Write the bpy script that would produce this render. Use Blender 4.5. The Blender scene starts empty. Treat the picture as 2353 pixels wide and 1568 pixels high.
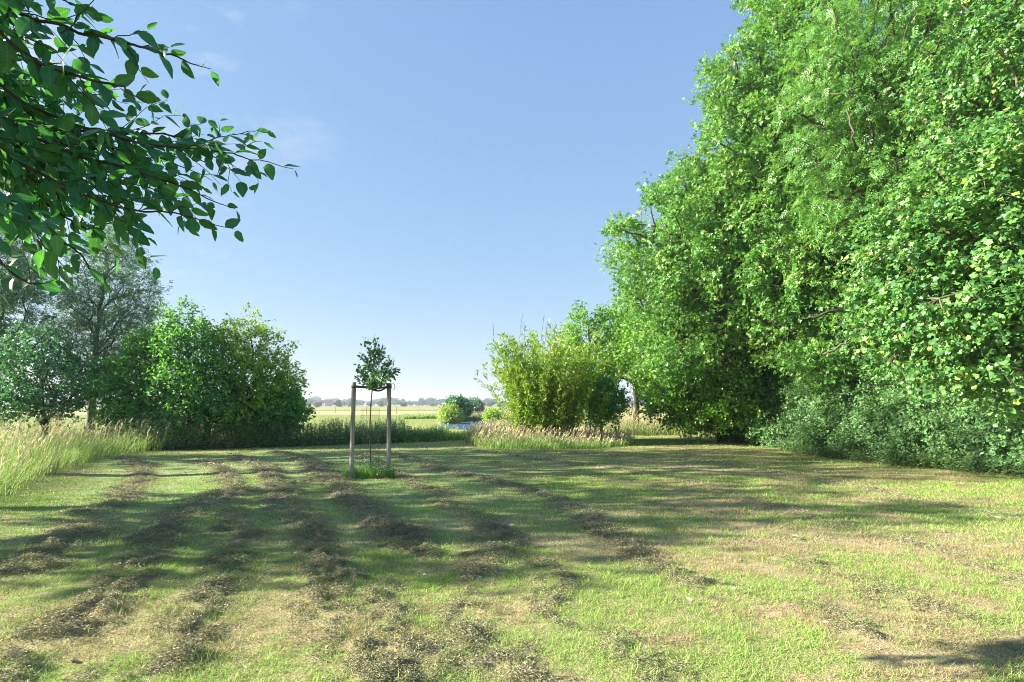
import bpy, math
import numpy as np
from math import radians, sin, cos, pi

# ------------------------------------------------------------------ camera, sky, sun
SC = bpy.context.scene
COL = SC.collection
EYE, FPX, UC, VH = 1.55, 1307.0, 1176.5, 930.0      # eye height, focal length and horizon measured on the photo
cam_d = bpy.data.cameras.new('camera'); cam = bpy.data.objects.new('camera', cam_d); COL.objects.link(cam)
cam.location = (0, 0, EYE); cam.rotation_euler = (radians(90), 0, 0)
cam_d.sensor_width = 36; cam_d.lens = 20.0; cam_d.shift_y = 146 / 2353
cam_d.clip_start = 0.05; cam_d.clip_end = 6000
SC.camera = cam
SUN_EL, SUN_AZ = 25.0, -94.0                       # azimuth from +Y, negative = to the left
sd = (sin(radians(SUN_AZ)) * cos(radians(SUN_EL)), cos(radians(SUN_AZ)) * cos(radians(SUN_EL)), sin(radians(SUN_EL)))
W = bpy.data.worlds.new("World"); SC.world = W; W.use_nodes = True
nt = W.node_tree; N = nt.nodes; L = nt.links
sky = N.new('ShaderNodeTexSky'); sky.sky_type = 'NISHITA'; sky.sun_disc = False
sky.sun_elevation = radians(SUN_EL); sky.sun_rotation = radians(SUN_AZ)
sky.altitude = 0; sky.air_density = 1.0; sky.dust_density = 0.35; sky.ozone_density = 4.0
tc = N.new('ShaderNodeTexCoord'); mp = N.new('ShaderNodeMapping'); mp.inputs['Scale'].default_value = (5, 9, 16)
mp.inputs['Rotation'].default_value = (0.3, 0.5, 0.2)
L.new(tc.outputs['Generated'], mp.inputs['Vector'])
nz = N.new('ShaderNodeTexNoise'); nz.inputs['Scale'].default_value = 1.3; nz.inputs['Detail'].default_value = 7
nz.inputs['Roughness'].default_value = 0.62
L.new(mp.outputs[0], nz.inputs['Vector'])
cr = N.new('ShaderNodeValToRGB'); cr.color_ramp.elements[0].position = 0.53; cr.color_ramp.elements[1].position = 0.80
L.new(nz.outputs['Fac'], cr.inputs['Fac'])
dp = N.new('ShaderNodeVectorMath'); dp.operation = 'DOT_PRODUCT'; dp.inputs[1].default_value = (-0.62, 0.66, 0.42)
L.new(tc.outputs['Generated'], dp.inputs[0])
mr = N.new('ShaderNodeMapRange'); mr.inputs[1].default_value = 0.90; mr.inputs[2].default_value = 1.0
mr.inputs[3].default_value = 0.0; mr.inputs[4].default_value = 0.7
L.new(dp.outputs['Value'], mr.inputs[0])
mm = N.new('ShaderNodeMath'); mm.operation = 'MULTIPLY'; L.new(cr.outputs[0], mm.inputs[0]); L.new(mr.outputs[0], mm.inputs[1])
# the photograph's exposure blend compresses the bright horizon: one power curve per channel on the sky's radiance
sp = N.new('ShaderNodeSeparateColor'); cb = N.new('ShaderNodeCombineColor'); L.new(sky.outputs[0], sp.inputs[0])
for k, (pw, cf) in enumerate([(0.60, 0.625), (0.48, 0.675), (0.28, 0.83)]):
    a = N.new('ShaderNodeMath'); a.operation = 'MULTIPLY'; a.inputs[1].default_value = 0.358; L.new(sp.outputs[k], a.inputs[0])
    b = N.new('ShaderNodeMath'); b.operation = 'POWER'; b.inputs[1].default_value = pw; L.new(a.outputs[0], b.inputs[0])
    c = N.new('ShaderNodeMath'); c.operation = 'MULTIPLY'; c.inputs[1].default_value = cf / (0.15 * 2 ** 2.0); L.new(b.outputs[0], c.inputs[0]); L.new(c.outputs[0], cb.inputs[k])
mx = N.new('ShaderNodeMixRGB'); mx.inputs[2].default_value = (1.75, 1.8, 1.9, 1)
L.new(mm.outputs[0], mx.inputs[0]); L.new(cb.outputs[0], mx.inputs[1])
bg = N['Background']; bg.inputs['Strength'].default_value = 0.15
L.new(mx.outputs[0], bg.inputs['Color'])
ld = bpy.data.lights.new('sun', 'SUN'); ld.energy = 4.9; ld.angle = radians(0.5); ld.color = (1.0, 0.93, 0.80)
lo = bpy.data.objects.new('sun', ld); COL.objects.link(lo); lo.location = (-20, 5, 20)
from mathutils import Vector, Matrix
lo.rotation_euler = Vector(sd).to_track_quat('Z', 'Y').to_euler()
SC.view_settings.view_transform = 'Standard'; SC.view_settings.look = 'None'
SC.view_settings.exposure = 2.0; SC.view_settings.gamma = 1.0
SC.render.engine = 'CYCLES'
SC.cycles.max_bounces = 8; SC.cycles.diffuse_bounces = 5; SC.cycles.transmission_bounces = 6
SC.cycles.transparent_max_bounces = 4; SC.cycles.use_denoising = True; SC.cycles.denoiser = 'OPENIMAGEDENOISE'; SC.cycles.denoising_prefilter = 'NONE'; SC.cycles.filter_width = 1.0

# ------------------------------------------------------------------ helpers
def P(u, v, Y):
    return np.array([(u - UC) / FPX * Y, Y, EYE + (VH - v) / FPX * Y])
def G(u, v):
    Y = EYE * FPX / (v - VH)
    return np.array([(u - UC) / FPX * Y, Y])
_rt = np.random.default_rng(7).random((256, 256))
def vn(x, y, s=0):
    x = np.asarray(x, float) + s * 17.31; y = np.asarray(y, float) + s * 9.77
    xi = np.floor(x).astype(int); yi = np.floor(y).astype(int)
    fx = x - xi; fy = y - yi; fx = fx * fx * (3 - 2 * fx); fy = fy * fy * (3 - 2 * fy)
    a = _rt[xi % 256, yi % 256]; b = _rt[(xi + 1) % 256, yi % 256]; c = _rt[xi % 256, (yi + 1) % 256]; d = _rt[(xi + 1) % 256, (yi + 1) % 256]
    return (a * (1 - fx) + b * fx) * (1 - fy) + (c * (1 - fx) + d * fx) * fy
def fbm(x, y, s=0, o=4):
    r = 0; a = 0.5; t = 0
    for k in range(o):
        r = r + a * vn(x * 2 ** k, y * 2 ** k, s + k); t += a; a *= 0.55
    return r / t
def sstep(a, b, x):
    t = np.clip((x - a) / (b - a), 0, 1); return t * t * (3 - 2 * t)
def nrm(a):
    return a / np.maximum(np.linalg.norm(a, axis=-1, keepdims=True), 1e-9)

def tag(o, label=None, cat=None, group=None, kind=None):
    if label: o['label'] = label
    if cat: o['category'] = cat
    if group: o['group'] = group
    if kind: o['kind'] = kind
    return o
def empty(name, loc=(0, 0, 0), rz=0):
    o = bpy.data.objects.new(name, None); COL.objects.link(o); o.location = loc; o.rotation_euler = (0, 0, rz)
    o.empty_display_size = 0.2
    return o
def mesh(name, blocks, mats, parent=None, smooth=False, origin=None):
    """blocks: list of (verts Nx3, faces Fxk, material index, {attr: per-vertex values})"""
    vs = []; li = []; ls = []; mi = []; off = 0; lo_ = 0; at = {}
    keys = set(k for b in blocks for k in b[3])
    for V, F, m, A in blocks:
        V = np.asarray(V, np.float32).reshape(-1, 3); F = np.asarray(F, np.int32)
        vs.append(V); li.append((F + off).ravel()); k = F.shape[1]
        ls.append(lo_ + np.arange(len(F)) * k); mi.append(np.full(len(F), m)); lo_ += F.size; off += len(V)
        for q in keys:
            at.setdefault(q, []).append(np.asarray(A.get(q, np.zeros(len(V))), np.float32))
    V = np.concatenate(vs); li = np.concatenate(li).astype(np.int32); ls = np.concatenate(ls).astype(np.int32)
    mi = np.concatenate(mi).astype(np.int32)
    if origin is not None: V = V - np.asarray(origin, np.float32)
    me = bpy.data.meshes.new(name)
    me.vertices.add(len(V)); me.vertices.foreach_set('co', V.ravel())
    me.loops.add(len(li)); me.loops.foreach_set('vertex_index', li)
    me.polygons.add(len(ls)); me.polygons.foreach_set('loop_start', ls)
    me.polygons.foreach_set('material_index', mi)
    me.update(calc_edges=True)
    if smooth: me.polygons.foreach_set('use_smooth', np.ones(len(ls), bool))
    for q, a in at.items():
        t = me.attributes.new(q, 'FLOAT', 'POINT'); t.data.foreach_set('value', np.concatenate(a))
    for m in (mats if isinstance(mats, (list, tuple)) else [mats]): me.materials.append(m)
    o = bpy.data.objects.new(name, me); COL.objects.link(o)
    if parent is not None: o.parent = parent
    if origin is not None and parent is None: o.location = origin
    return o

def frusta(p0, p1, r0, r1, k=5):
    p0 = np.asarray(p0, float); p1 = np.asarray(p1, float); n = len(p0)
    d = nrm(p1 - p0)
    ref = np.where(np.abs(d[:, 2:3]) > 0.9, np.array([[1., 0, 0]]), np.array([[0., 0, 1.]]))
    a = nrm(np.cross(d, ref)); b = np.cross(d, a)
    th = np.arange(k) * 2 * pi / k
    ring = a[:, None] * np.cos(th)[None, :, None] + b[:, None] * np.sin(th)[None, :, None]
    V = np.concatenate([p0[:, None] + ring * np.asarray(r0)[:, None, None], p1[:, None] + ring * np.asarray(r1)[:, None, None]], 1)
    i = np.arange(k); j = (i + 1) % k
    F = np.stack([i, j, j + k, i + k], 1)[None] + (np.arange(n) * 2 * k)[:, None, None]
    return V.reshape(-1, 3), F.reshape(-1, 4)
def tube(pts, rad, k=8, cap=True):
    """one continuous tube through pts"""
    pts = np.asarray(pts, float); n = len(pts); rad = np.broadcast_to(rad, (n,))
    d = nrm(np.gradient(pts, axis=0))
    ref = np.array([0.31, 0.93, 0.17]) if abs(d[0][1]) < .8 else np.array([0.93, .1, .3])
    a = nrm(np.cross(d, ref)); b = np.cross(d, a); th = np.arange(k) * 2 * pi / k
    V = pts[:, None] + (a[:, None] * np.cos(th)[None, :, None] + b[:, None] * np.sin(th)[None, :, None]) * rad[:, None, None]
    V = V.reshape(-1, 3); i = np.arange(k); j = (i + 1) % k
    F = (np.stack([i, j, j + k, i + k], 1)[None] + (np.arange(n - 1) * k)[:, None, None]).reshape(-1, 4)
    if cap:
        V = np.concatenate([V, pts[:1], pts[-1:]]); m = n * k
        c0 = np.stack([j, i, np.full(k, m), np.full(k, m)], 1)[:, :4]
        F = np.concatenate([F])
        T = np.concatenate([np.stack([j, i, np.full(k, m)], 1), np.stack([i + (n - 1) * k, j + (n - 1) * k, np.full(k, m + 1)], 1)])
        # triangles are given as quads split in two blocks by the caller
        return V, F, T
    return V, F, None
def tube_obj(name, pts, rad, mat, parent=None, k=8, origin=None):
    V, F, T = tube(pts, rad, k)
    me_b = [(V, F, 0, {}), ]
    o = mesh(name, [(V, F, 0, {}), (V, T, 0, {})], mat, parent, True, origin)
    return o

# ------------------------------------------------------------------ leaf templates (x along, y across, z up), unit length
def T_rhomb(w=0.32, f=0.07):
    return np.array([[0, 0, 0], [.45, w, f], [1, 0, -.04], [.45, -w, f]]), np.array([[0, 1, 2], [0, 2, 3]])
def T_ovate(w=0.3, f=0.06):
    v = np.array([[0, 0, 0], [.25, w * .85, f], [.6, w * .9, f], [1, 0, -.08], [.6, -w * .9, f], [.25, -w * .85, f]])
    return v, np.array([[0, 1, 2], [0, 2, 3], [0, 3, 4], [0, 4, 5]])
def T_lobed():
    a = np.array([180, 125, 95, 62, 40, 18, 0, -18, -40, -62, -95, -125]) * pi / 180
    r = np.array([.14, .46, .44, .60, .50, .56, .74, .56, .50, .60, .44, .46]) * .8
    v = np.stack([.35 + r * np.cos(a), r * np.sin(a), -.10 * r + .05 * np.cos(3 * a)], 1)
    v = np.concatenate([[[.35, 0, .04]], v]); n = 12
    return v, np.array([[0, 1 + (i + 1) % n, 1 + i] for i in range(n)])
def T_pinnate():
    V = []; F = []
    def lf(x, y, ang, s):
        b, t = T_rhomb(.17, .03); c, sn = cos(ang), sin(ang)
        q = np.stack([x + s * (b[:, 0] * c - b[:, 1] * sn), y + s * (b[:, 0] * sn + b[:, 1] * c), b[:, 2] * s - .12 * abs(y + .3 * s * sn)], 1)
        F.append(t + 4 * len(V)); V.append(q)
    for i in range(4):
        for s in (-1, 1): lf(.12 + .19 * i, 0, s * radians(58 - 6 * i), .36)
    lf(.8, 0, 0, .36)
    return np.concatenate(V), np.concatenate(F)
def T_spray(rng, n=5, w=.3, L_=.42):
    """a short shoot: several small leaves close together"""
    V = []; F = []
    for i in range(n):
        b, t = T_rhomb(w, .06); x = i / n * .7; s = L_ * rng.uniform(.8, 1.2); an = (1 if i % 2 else -1) * radians(rng.uniform(30, 65)); tz = rng.uniform(-.5, .5)
        if i == n - 1: an = 0
        c, sn = cos(an), sin(an)
        X = b[:, 0] * s; Yy = b[:, 1] * s; Z = b[:, 2] * s + tz * b[:, 1] * s + rng.uniform(-.3, .3) * X
        V.append(np.stack([x + X * c - Yy * sn, X * sn + Yy * c, Z], 1)); F.append(t + 4 * i)
    return np.concatenate(V), np.concatenate(F)
def leaves(pos, D, Nn, size, tmpl, width=None):
    tv, tf = tmpl; n = len(pos); D = nrm(D); Nn = Nn - (Nn * D).sum(1, keepdims=True) * D; Nn = nrm(Nn); S = np.cross(Nn, D)
    size = np.broadcast_to(size, (n,)); sz = size[:, None, None]
    wy = 1.0 if width is None else width[:, None, None]
    V = pos[:, None] + sz * (tv[None, :, 0:1] * D[:, None] + wy * tv[None, :, 1:2] * S[:, None] + tv[None, :, 2:3] * Nn[:, None])
    F = tf[None] + (np.arange(n) * len(tv))[:, None, None]
    return V.reshape(-1, 3), F.reshape(-1, tf.shape[1])

# ------------------------------------------------------------------ materials
def newmat(name):
    m = bpy.data.materials.new(name); m.use_nodes = True; t = m.node_tree
    for n in list(t.nodes): t.nodes.remove(n)
    return m, t, t.nodes, t.links
def ramp(Nn, stops):
    r = Nn.new('ShaderNodeValToRGB'); e = r.color_ramp.elements
    e[0].position = stops[0][0]; e[0].color = (*stops[0][1], 1)
    e[1].position = stops[-1][0]; e[1].color = (*stops[-1][1], 1)
    for p, c in stops[1:-1]:
        q = e.new(p); q.color = (*c, 1)
    return r
LG = 1.95
def leafmat(name, stops, trans=(0.25, 0.42, 0.04), tf=0.35, rough=0.42, spec=0.5, attr=None, alt=None, patch=0.35, pscale=0.7, tip=None):
    stops = [(p, tuple(min(.8, x * LG) for x in c)) for p, c in stops]
    m, t, Nn, Lk = newmat(name)
    geo = Nn.new('ShaderNodeNewGeometry'); tcn = Nn.new('ShaderNodeTexCoord')
    ns = Nn.new('ShaderNodeTexNoise'); ns.inputs['Scale'].default_value = pscale; ns.inputs['Detail'].default_value = 2
    Lk.new(tcn.outputs['Object'], ns.inputs['Vector'])
    a = Nn.new('ShaderNodeMath'); a.operation = 'MULTIPLY_ADD'; a.inputs[1].default_value = patch * 2.2; a.inputs[2].default_value = -patch * 1.1
    Lk.new(ns.outputs['Fac'], a.inputs[0])
    b = Nn.new('ShaderNodeMath'); b.operation = 'ADD'; b.use_clamp = True
    Lk.new(geo.outputs['Random Per Island'], b.inputs[0]); Lk.new(a.outputs[0], b.inputs[1])
    r = ramp(Nn, stops); Lk.new(b.outputs[0], r.inputs['Fac']); col = r.outputs[0]
    if attr:
        at = Nn.new('ShaderNodeAttribute'); at.attribute_name = attr
        r2 = ramp(Nn, alt); Lk.new(b.outputs[0], r2.inputs['Fac'])
        mxx = Nn.new('ShaderNodeMixRGB'); Lk.new(at.outputs['Fac'], mxx.inputs[0]); Lk.new(col, mxx.inputs[1]); Lk.new(r2.outputs[0], mxx.inputs[2]); col = mxx.outputs[0]
    pr = Nn.new('ShaderNodeBsdfPrincipled'); pr.inputs['Roughness'].default_value = rough; pr.inputs['Specular IOR Level'].default_value = spec
    Lk.new(col, pr.inputs['Base Color'])
    tr = Nn.new('ShaderNodeBsdfTranslucent')
    tm = Nn.new('ShaderNodeMixRGB'); tm.blend_type = 'MIX'; tm.inputs[0].default_value = 0.6; tm.inputs[2].default_value = (*trans, 1)
    Lk.new(col, tm.inputs[1])
    if attr:
        dr = Nn.new('ShaderNodeMixRGB'); Lk.new(at.outputs['Fac'], dr.inputs[0]); Lk.new(tm.outputs[0], dr.inputs[1]); Lk.new(col, dr.inputs[2]); Lk.new(dr.outputs[0], tr.inputs['Color'])
    else: Lk.new(tm.outputs[0], tr.inputs['Color'])
    ms = Nn.new('ShaderNodeMixShader'); ms.inputs[0].default_value = tf
    Lk.new(pr.outputs[0], ms.inputs[1]); Lk.new(tr.outputs[0], ms.inputs[2])
    out = Nn.new('ShaderNodeOutputMaterial'); Lk.new(ms.outputs[0], out.inputs['Surface'])
    return m
def bark(name, c1, c2, scale=14, rough=.85, stretch=.2):
    m, t, Nn, Lk = newmat(name)
    tcn = Nn.new('ShaderNodeTexCoord'); mpn = Nn.new('ShaderNodeMapping'); mpn.inputs['Scale'].default_value = (1, 1, stretch)
    ns = Nn.new('ShaderNodeTexNoise'); ns.inputs['Scale'].default_value = scale; ns.inputs['Detail'].default_value = 6
    Lk.new(tcn.outputs['Object'], mpn.inputs[0]); Lk.new(mpn.outputs[0], ns.inputs['Vector'])
    r = ramp(Nn, [(0.32, c1), (0.68, c2)]); Lk.new(ns.outputs['Fac'], r.inputs['Fac'])
    pr = Nn.new('ShaderNodeBsdfPrincipled'); pr.inputs['Roughness'].default_value = rough; pr.inputs['Specular IOR Level'].default_value = .2
    Lk.new(r.outputs[0], pr.inputs['Base Color'])
    bp = Nn.new('ShaderNodeBump'); bp.inputs['Strength'].default_value = .5; bp.inputs['Distance'].default_value = .01
    Lk.new(ns.outputs['Fac'], bp.inputs['Height']); Lk.new(bp.outputs[0], pr.inputs['Normal'])
    out = Nn.new('ShaderNodeOutputMaterial'); Lk.new(pr.outputs[0], out.inputs['Surface'])
    return m
def plain(name, c, rough=.6, metal=0, var=.15, scale=8):
    d = tuple(x * (1 - var) for x in c); e = tuple(min(1, x * (1 + var)) for x in c)
    m = bark(name, d, e, scale, rough, 1); return m

GREEN = [(0, (.030, .085, .014)), (.5, (.055, .135, .020)), (1, (.10, .19, .030))]
M = {}
M['oak'] = leafmat('oak_leaf', [(0, (.040, .115, .028)), (.5, (.062, .165, .030)), (.93, (.11, .23, .035)), (1, (.28, .24, .05))], (.22, .45, .03), .38, .44, .55)
M['ash'] = leafmat('ash_leaf', [(0, (.036, .108, .026)), (.6, (.066, .165, .032)), (1, (.13, .25, .05))], (.26, .50, .04), .40, .42, .55)
M['syc'] = leafmat('sycamore_leaf', [(0, (.030, .095, .030)), (.5, (.058, .145, .038)), (.97, (.12, .23, .05)), (1, (.20, .27, .05))], (.22, .48, .03), .38, .42, .55, pscale=1.2)
M['maple'] = leafmat('maple_leaf', [(0, (.045, .13, .015)), (.6, (.08, .20, .020)), (.95, (.14, .26, .03)), (1, (.28, .26, .05))], (.24, .50, .02), .40, .38, .7)
M['thorn'] = leafmat('hawthorn_leaf', [(0, (.045, .115, .045)), (.6, (.075, .165, .055)), (1, (.13, .23, .06))], (.2, .40, .05), .32, .4, .6)
M['elder'] = leafmat('elder_leaf', [(0, (.026, .12, .045)), (.6, (.048, .165, .052)), (1, (.10, .22, .05))], (.30, .62, .03), .50, .45, .5)
M['elder_y'] = leafmat('olive_backlit_elder_leaf', [(0, (.042, .15, .030)), (.6, (.10, .215, .030)), (1, (.22, .29, .04))], (.45, .62, .02), .52, .45, .5)  # yellower elder copy: sun through leaves put into colour; plain olive on creek bush
M['willow'] = leafmat('willow_leaf', [(0, (.045, .105, .065)), (.6, (.075, .145, .085)), (1, (.15, .22, .13))], (.16, .32, .08), .38, .42, .6)
M['dark'] = leafmat('dark_leaf', [(0, (.020, .085, .045)), (.6, (.036, .12, .055)), (1, (.06, .16, .055))], (.12, .35, .05), .35, .4, .6)
M['bamboo'] = leafmat('bamboo_leaf', [(0, (.055, .14, .012)), (.5, (.105, .20, .016)), (.85, (.19, .26, .02)), (1, (.34, .31, .09))], (.38, .55, .05), .40, .4, .6)
M['beech'] = leafmat('near_tree_leaf', [(0, (.006, .045, .022)), (.6, (.010, .068, .030)), (.9, (.018, .085, .022)), (1, (.05, .13, .02))], (.14, .50, .03), .40, .38, .6, patch=.2, pscale=3)
_t = M['beech'].node_tree; _N = _t.nodes; _L = _t.links      # herringbone veins
_a = _N.new('ShaderNodeAttribute'); _a.attribute_name = 'along'; _b = _N.new('ShaderNodeAttribute'); _b.attribute_name = 'across'
_m = _N.new('ShaderNodeMath'); _m.operation = 'MULTIPLY_ADD'; _m.inputs[1].default_value = -.75; _L.new(_b.outputs['Fac'], _m.inputs[0]); _L.new(_a.outputs['Fac'], _m.inputs[2])
_s = _N.new('ShaderNodeMath'); _s.operation = 'MULTIPLY'; _s.inputs[1].default_value = 56; _L.new(_m.outputs[0], _s.inputs[0])
_c = _N.new('ShaderNodeMath'); _c.operation = 'SINE'; _L.new(_s.outputs[0], _c.inputs[0])
_r = ramp(_N, [(.0, (.9, .9, .9)), (.72, (.95, .95, .95)), (1, (1.0, 1.0, 1.0))]); _r.color_ramp.elements[0].color = (.82, .82, .82, 1)
_L.new(_c.outputs[0], _r.inputs[0])
_k = _N.new('ShaderNodeMapRange'); _k.inputs[1].default_value = 0; _k.inputs[2].default_value = .035; _k.inputs[3].default_value = 1.5; _k.inputs[4].default_value = 1.0; _L.new(_b.outputs['Fac'], _k.inputs[0])
_w = _N.new('ShaderNodeVectorMath'); _w.operation = 'SCALE'; _L.new(_r.outputs[0], _w.inputs[0]); _L.new(_k.outputs[0], _w.inputs['Scale'])
for _n in list(_N):
    if _n.type in ('BSDF_PRINCIPLED', 'BSDF_TRANSLUCENT'):
        _i = _n.inputs['Base Color' if _n.type == 'BSDF_PRINCIPLED' else 'Color']; _o = _i.links[0].from_socket
        _x = _N.new('ShaderNodeVectorMath'); _x.operation = 'MULTIPLY'; _L.new(_o, _x.inputs[0]); _L.new(_w.outputs[0], _x.inputs[1]); _L.new(_x.outputs[0], _i)
M['sap'] = leafmat('sapling_leaf', [(0, (.03, .09, .035)), (1, (.08, .17, .045))], (.08, .22, .05), .2, .45, .5)
M['nettle'] = leafmat('herb_leaf', [(0, (.035, .13, .045)), (.6, (.06, .18, .05)), (1, (.12, .25, .06))], (.22, .5, .05), .38, .5, .5)
M['reed'] = leafmat('reed_leaf', [(0, (.12, .20, .03)), (.6, (.19, .27, .05)), (1, (.33, .36, .10))], (.4, .52, .08), .38, .5, .4)
DRY = [(0, (.25, .20, .085)), (.5, (.36, .30, .15)), (1, (.45, .39, .23))]
M['lawn_blade'] = leafmat('lawn_blade', [(0, (.08, .20, .024)), (.6, (.155, .29, .04)), (1, (.27, .37, .08))], (.34, .48, .07), .32, .5, .35, 'dry', DRY, .2, .8)
_t = M['lawn_blade'].node_tree; _a = _t.nodes.new('ShaderNodeAttribute'); _a.attribute_name = 'pale'
for _n in list(_t.nodes):
    if _n.type == 'BSDF_PRINCIPLED':
        _i = _n.inputs['Base Color']; _x = _t.nodes.new('ShaderNodeMixRGB'); _x.inputs[2].default_value = (.30, .40, .18, 1); _t.links.new(_i.links[0].from_socket, _x.inputs[1]); _t.links.new(_a.outputs['Fac'], _x.inputs[0]); _t.links.new(_x.outputs[0], _i)
M['tall'] = leafmat('tall_grass_blade', [(0, (.05, .13, .025)), (.6, (.10, .20, .035)), (1, (.18, .27, .07))], (.33, .5, .07), .40, .5, .4, 'dry',
                    [(0, (.22, .19, .09)), (.5, (.30, .26, .13)), (1, (.38, .33, .20))], .2, .8)
M['seed'] = leafmat('grass_seed_head', [(0, (.23, .195, .11)), (.5, (.32, .28, .17)), (1, (.42, .38, .25))], (.6, .48, .3), .35, .7, .2)
M['clip'] = leafmat('dry_clippings', [(0, (.105, .11, .056)), (.4, (.155, .15, .085)), (.8, (.21, .195, .12)), (1, (.31, .285, .185))], (.2, .18, .1), .15, .7, .25, patch=.25, pscale=2.0)
M['far'] = leafmat('distant_leaf', [(0, (.020, .045, .020)), (1, (.045, .075, .03))], (.1, .18, .05), .25, .6, .3, pscale=.05)
M['bark'] = bark('grey_brown_bark', (.055, .045, .035), (.15, .125, .095))
M['twig'] = bark('twig_bark', (.10, .08, .05), (.22, .18, .12))
M['dbark'] = bark('dark_bark', (.03, .022, .02), (.07, .055, .045))
M['wbark'] = bark('willow_bark', (.07, .075, .06), (.16, .165, .13))
M['post'] = bark('weathered_post_wood', (.16, .13, .105), (.42, .37, .32), 26, .85, .05)
M['strap'] = bark('brown_rubber_strap', (.10, .055, .05), (.17, .095, .085), 30, .6, 1)
M['cane'] = bark('bamboo_cane', (.10, .12, .03), (.20, .19, .06), 10, .5)
M['wire'] = plain('green_wire', (.07, .13, .11), .5)
M['petal'] = plain('white_petal', (.8, .8, .76), .6)
M['brick'] = plain('red_brick', (.30, .11, .07), .8)
M['roof'] = plain('clay_roof', (.28, .09, .055), .8)
M['slate'] = plain('grey_roof', (.22, .23, .25), .7)
M['render'] = plain('pale_render', (.62, .60, .56), .8)
M['glassy'] = plain('dark_window', (.03, .04, .05), .15)
M['deadleaf'] = leafmat('fallen_leaf', [(0, (.22, .19, .12)), (.5, (.30, .27, .2)), (1, (.36, .34, .28))], (.5, .4, .2), .2, .6, .4)
M['pale_dock'] = leafmat('dry_dock', [(0, (.20, .08, .04)), (1, (.32, .15, .08))], (.3, .15, .08), .2, .7, .2)

# ------------------------------------------------------------------ the ground
WR = [  # rows of mown clippings, traced on the photo, (width m, strength)
 ([(60,1568),(130,1460),(260,1370),(330,1270),(400,1200),(500,1150),(620,1122),(790,1098)], .40, 1.0),
 ([(400,1568),(450,1440),(490,1360),(520,1270),(545,1190),(530,1120),(510,1080),(470,1062)], .36, .95),
 ([(860,1568),(820,1440),(800,1360),(730,1290),(690,1210),(650,1150),(625,1105),(610,1070),(540,1052)], .38, 1.0),
 ([(980,1275),(910,1225),(850,1190),(790,1140),(740,1085),(690,1052),(640,1042)], .40, 1.1),
 ([(1220,1568),(1080,1460),(1060,1390),(1110,1310),(1150,1230),(1080,1190),(1010,1150),(930,1100),(830,1050)], .33, .75),
 ([(60,1320),(130,1265),(190,1220),(270,1160),(325,1105),(330,1070),(280,1058)], .40, .9),
 ([(1990,1470),(1760,1400),(1620,1350),(1480,1290),(1380,1210),(1250,1150),(1120,1110),(1000,1075),(880,1042)], .34, .85),
 ([(2353,1350),(2200,1290),(1990,1235),(1800,1180),(1600,1120),(1420,1080),(1240,1060),(1050,1035)], .36, .6),
 ([(1500,1568),(1430,1480),(1300,1400),(1250,1300)], .30, .55),
 ([(2353,1530),(2150,1430),(1900,1330),(1750,1270)], .36, .55),
 ([(2353,1195),(2100,1150),(1800,1092),(1560,1058),(1300,1045)], .45, .55),
 ([(1000,1568),(960,1480),(900,1400)], .3, .4)]
def segd(x, y, a, b):
    d = b - a; t = np.clip(((x - a[0]) * d[0] + (y - a[1]) * d[1]) / (d @ d), 0, 1)
    return np.hypot(x - a[0] - t * d[0], y - a[1] - t * d[1])
def rows(x, y, full=False):
    x = np.asarray(x, float); y = np.asarray(y, float)
    wx = x + (fbm(x * 1.1, y * 1.1, 3) - .5) * .5; wy = y + (fbm(x * 1.1, y * 1.1, 11) - .5) * .5
    r = np.zeros_like(x); dm = np.full_like(x, 9.)
    for pts, w, s in WR:
        g = [G(*p) for p in pts]; d = np.full_like(x, 9.)
        for a, b in zip(g[:-1], g[1:]): d = np.minimum(d, segd(wx, wy, a, b))
        dm = np.minimum(dm, d); r = np.maximum(r, s * np.exp(-(d / (w * .66)) ** 2))
    n = fbm(x * 1.3, y * 1.3, 21); n2 = fbm(x * 7, y * 7, 31, 5); far = sstep(4.5, 9, y)
    r = r * (1 - .35 * sstep(1, 4, x)) * (.85 + .15 * sstep(4.5, 8, y))
    c = np.clip(r * sstep(.30 - .12 * far, .60 - .15 * far, n + .10) * sstep(.34 - .22 * far, .62, n2) * 1.15, 0, 1)
    return (c, dm) if full else c
def dryness(x, y, dm=None):
    if dm is None: dm = rows(x, y, True)[1]
    n = fbm(x * .5, y * .9, 41, 3); m = fbm(x * 2.2, y * 3, 51, 3); q = fbm(x * 12, y * 12, 57, 3)
    r = sstep(.40, .62, n * .34 + m * .34 + q * .32)
    return np.clip(r * (.62 + .2 * sstep(-2, 3, x)) + sstep(-1, 4, x) * .12 + .05 + .16 * sstep(9, 5, y), 0, 1)
def lane(x, y, dm=None):
    if dm is None: dm = rows(x, y, True)[1]
    return np.exp(-((dm - .60) / .22) ** 2) * (1 - sstep(-1.5, 2.5, x)) * sstep(5, 9, y) * .75 * sstep(.3, .6, fbm(x * 1.5, y * .8, 121) + .15)
def gz(x, y):
    return (fbm(x * .25, y * .25, 61, 3) - .5) * .10 + (fbm(x * 1.8, y * 1.8, 71) - .5) * .035

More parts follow.
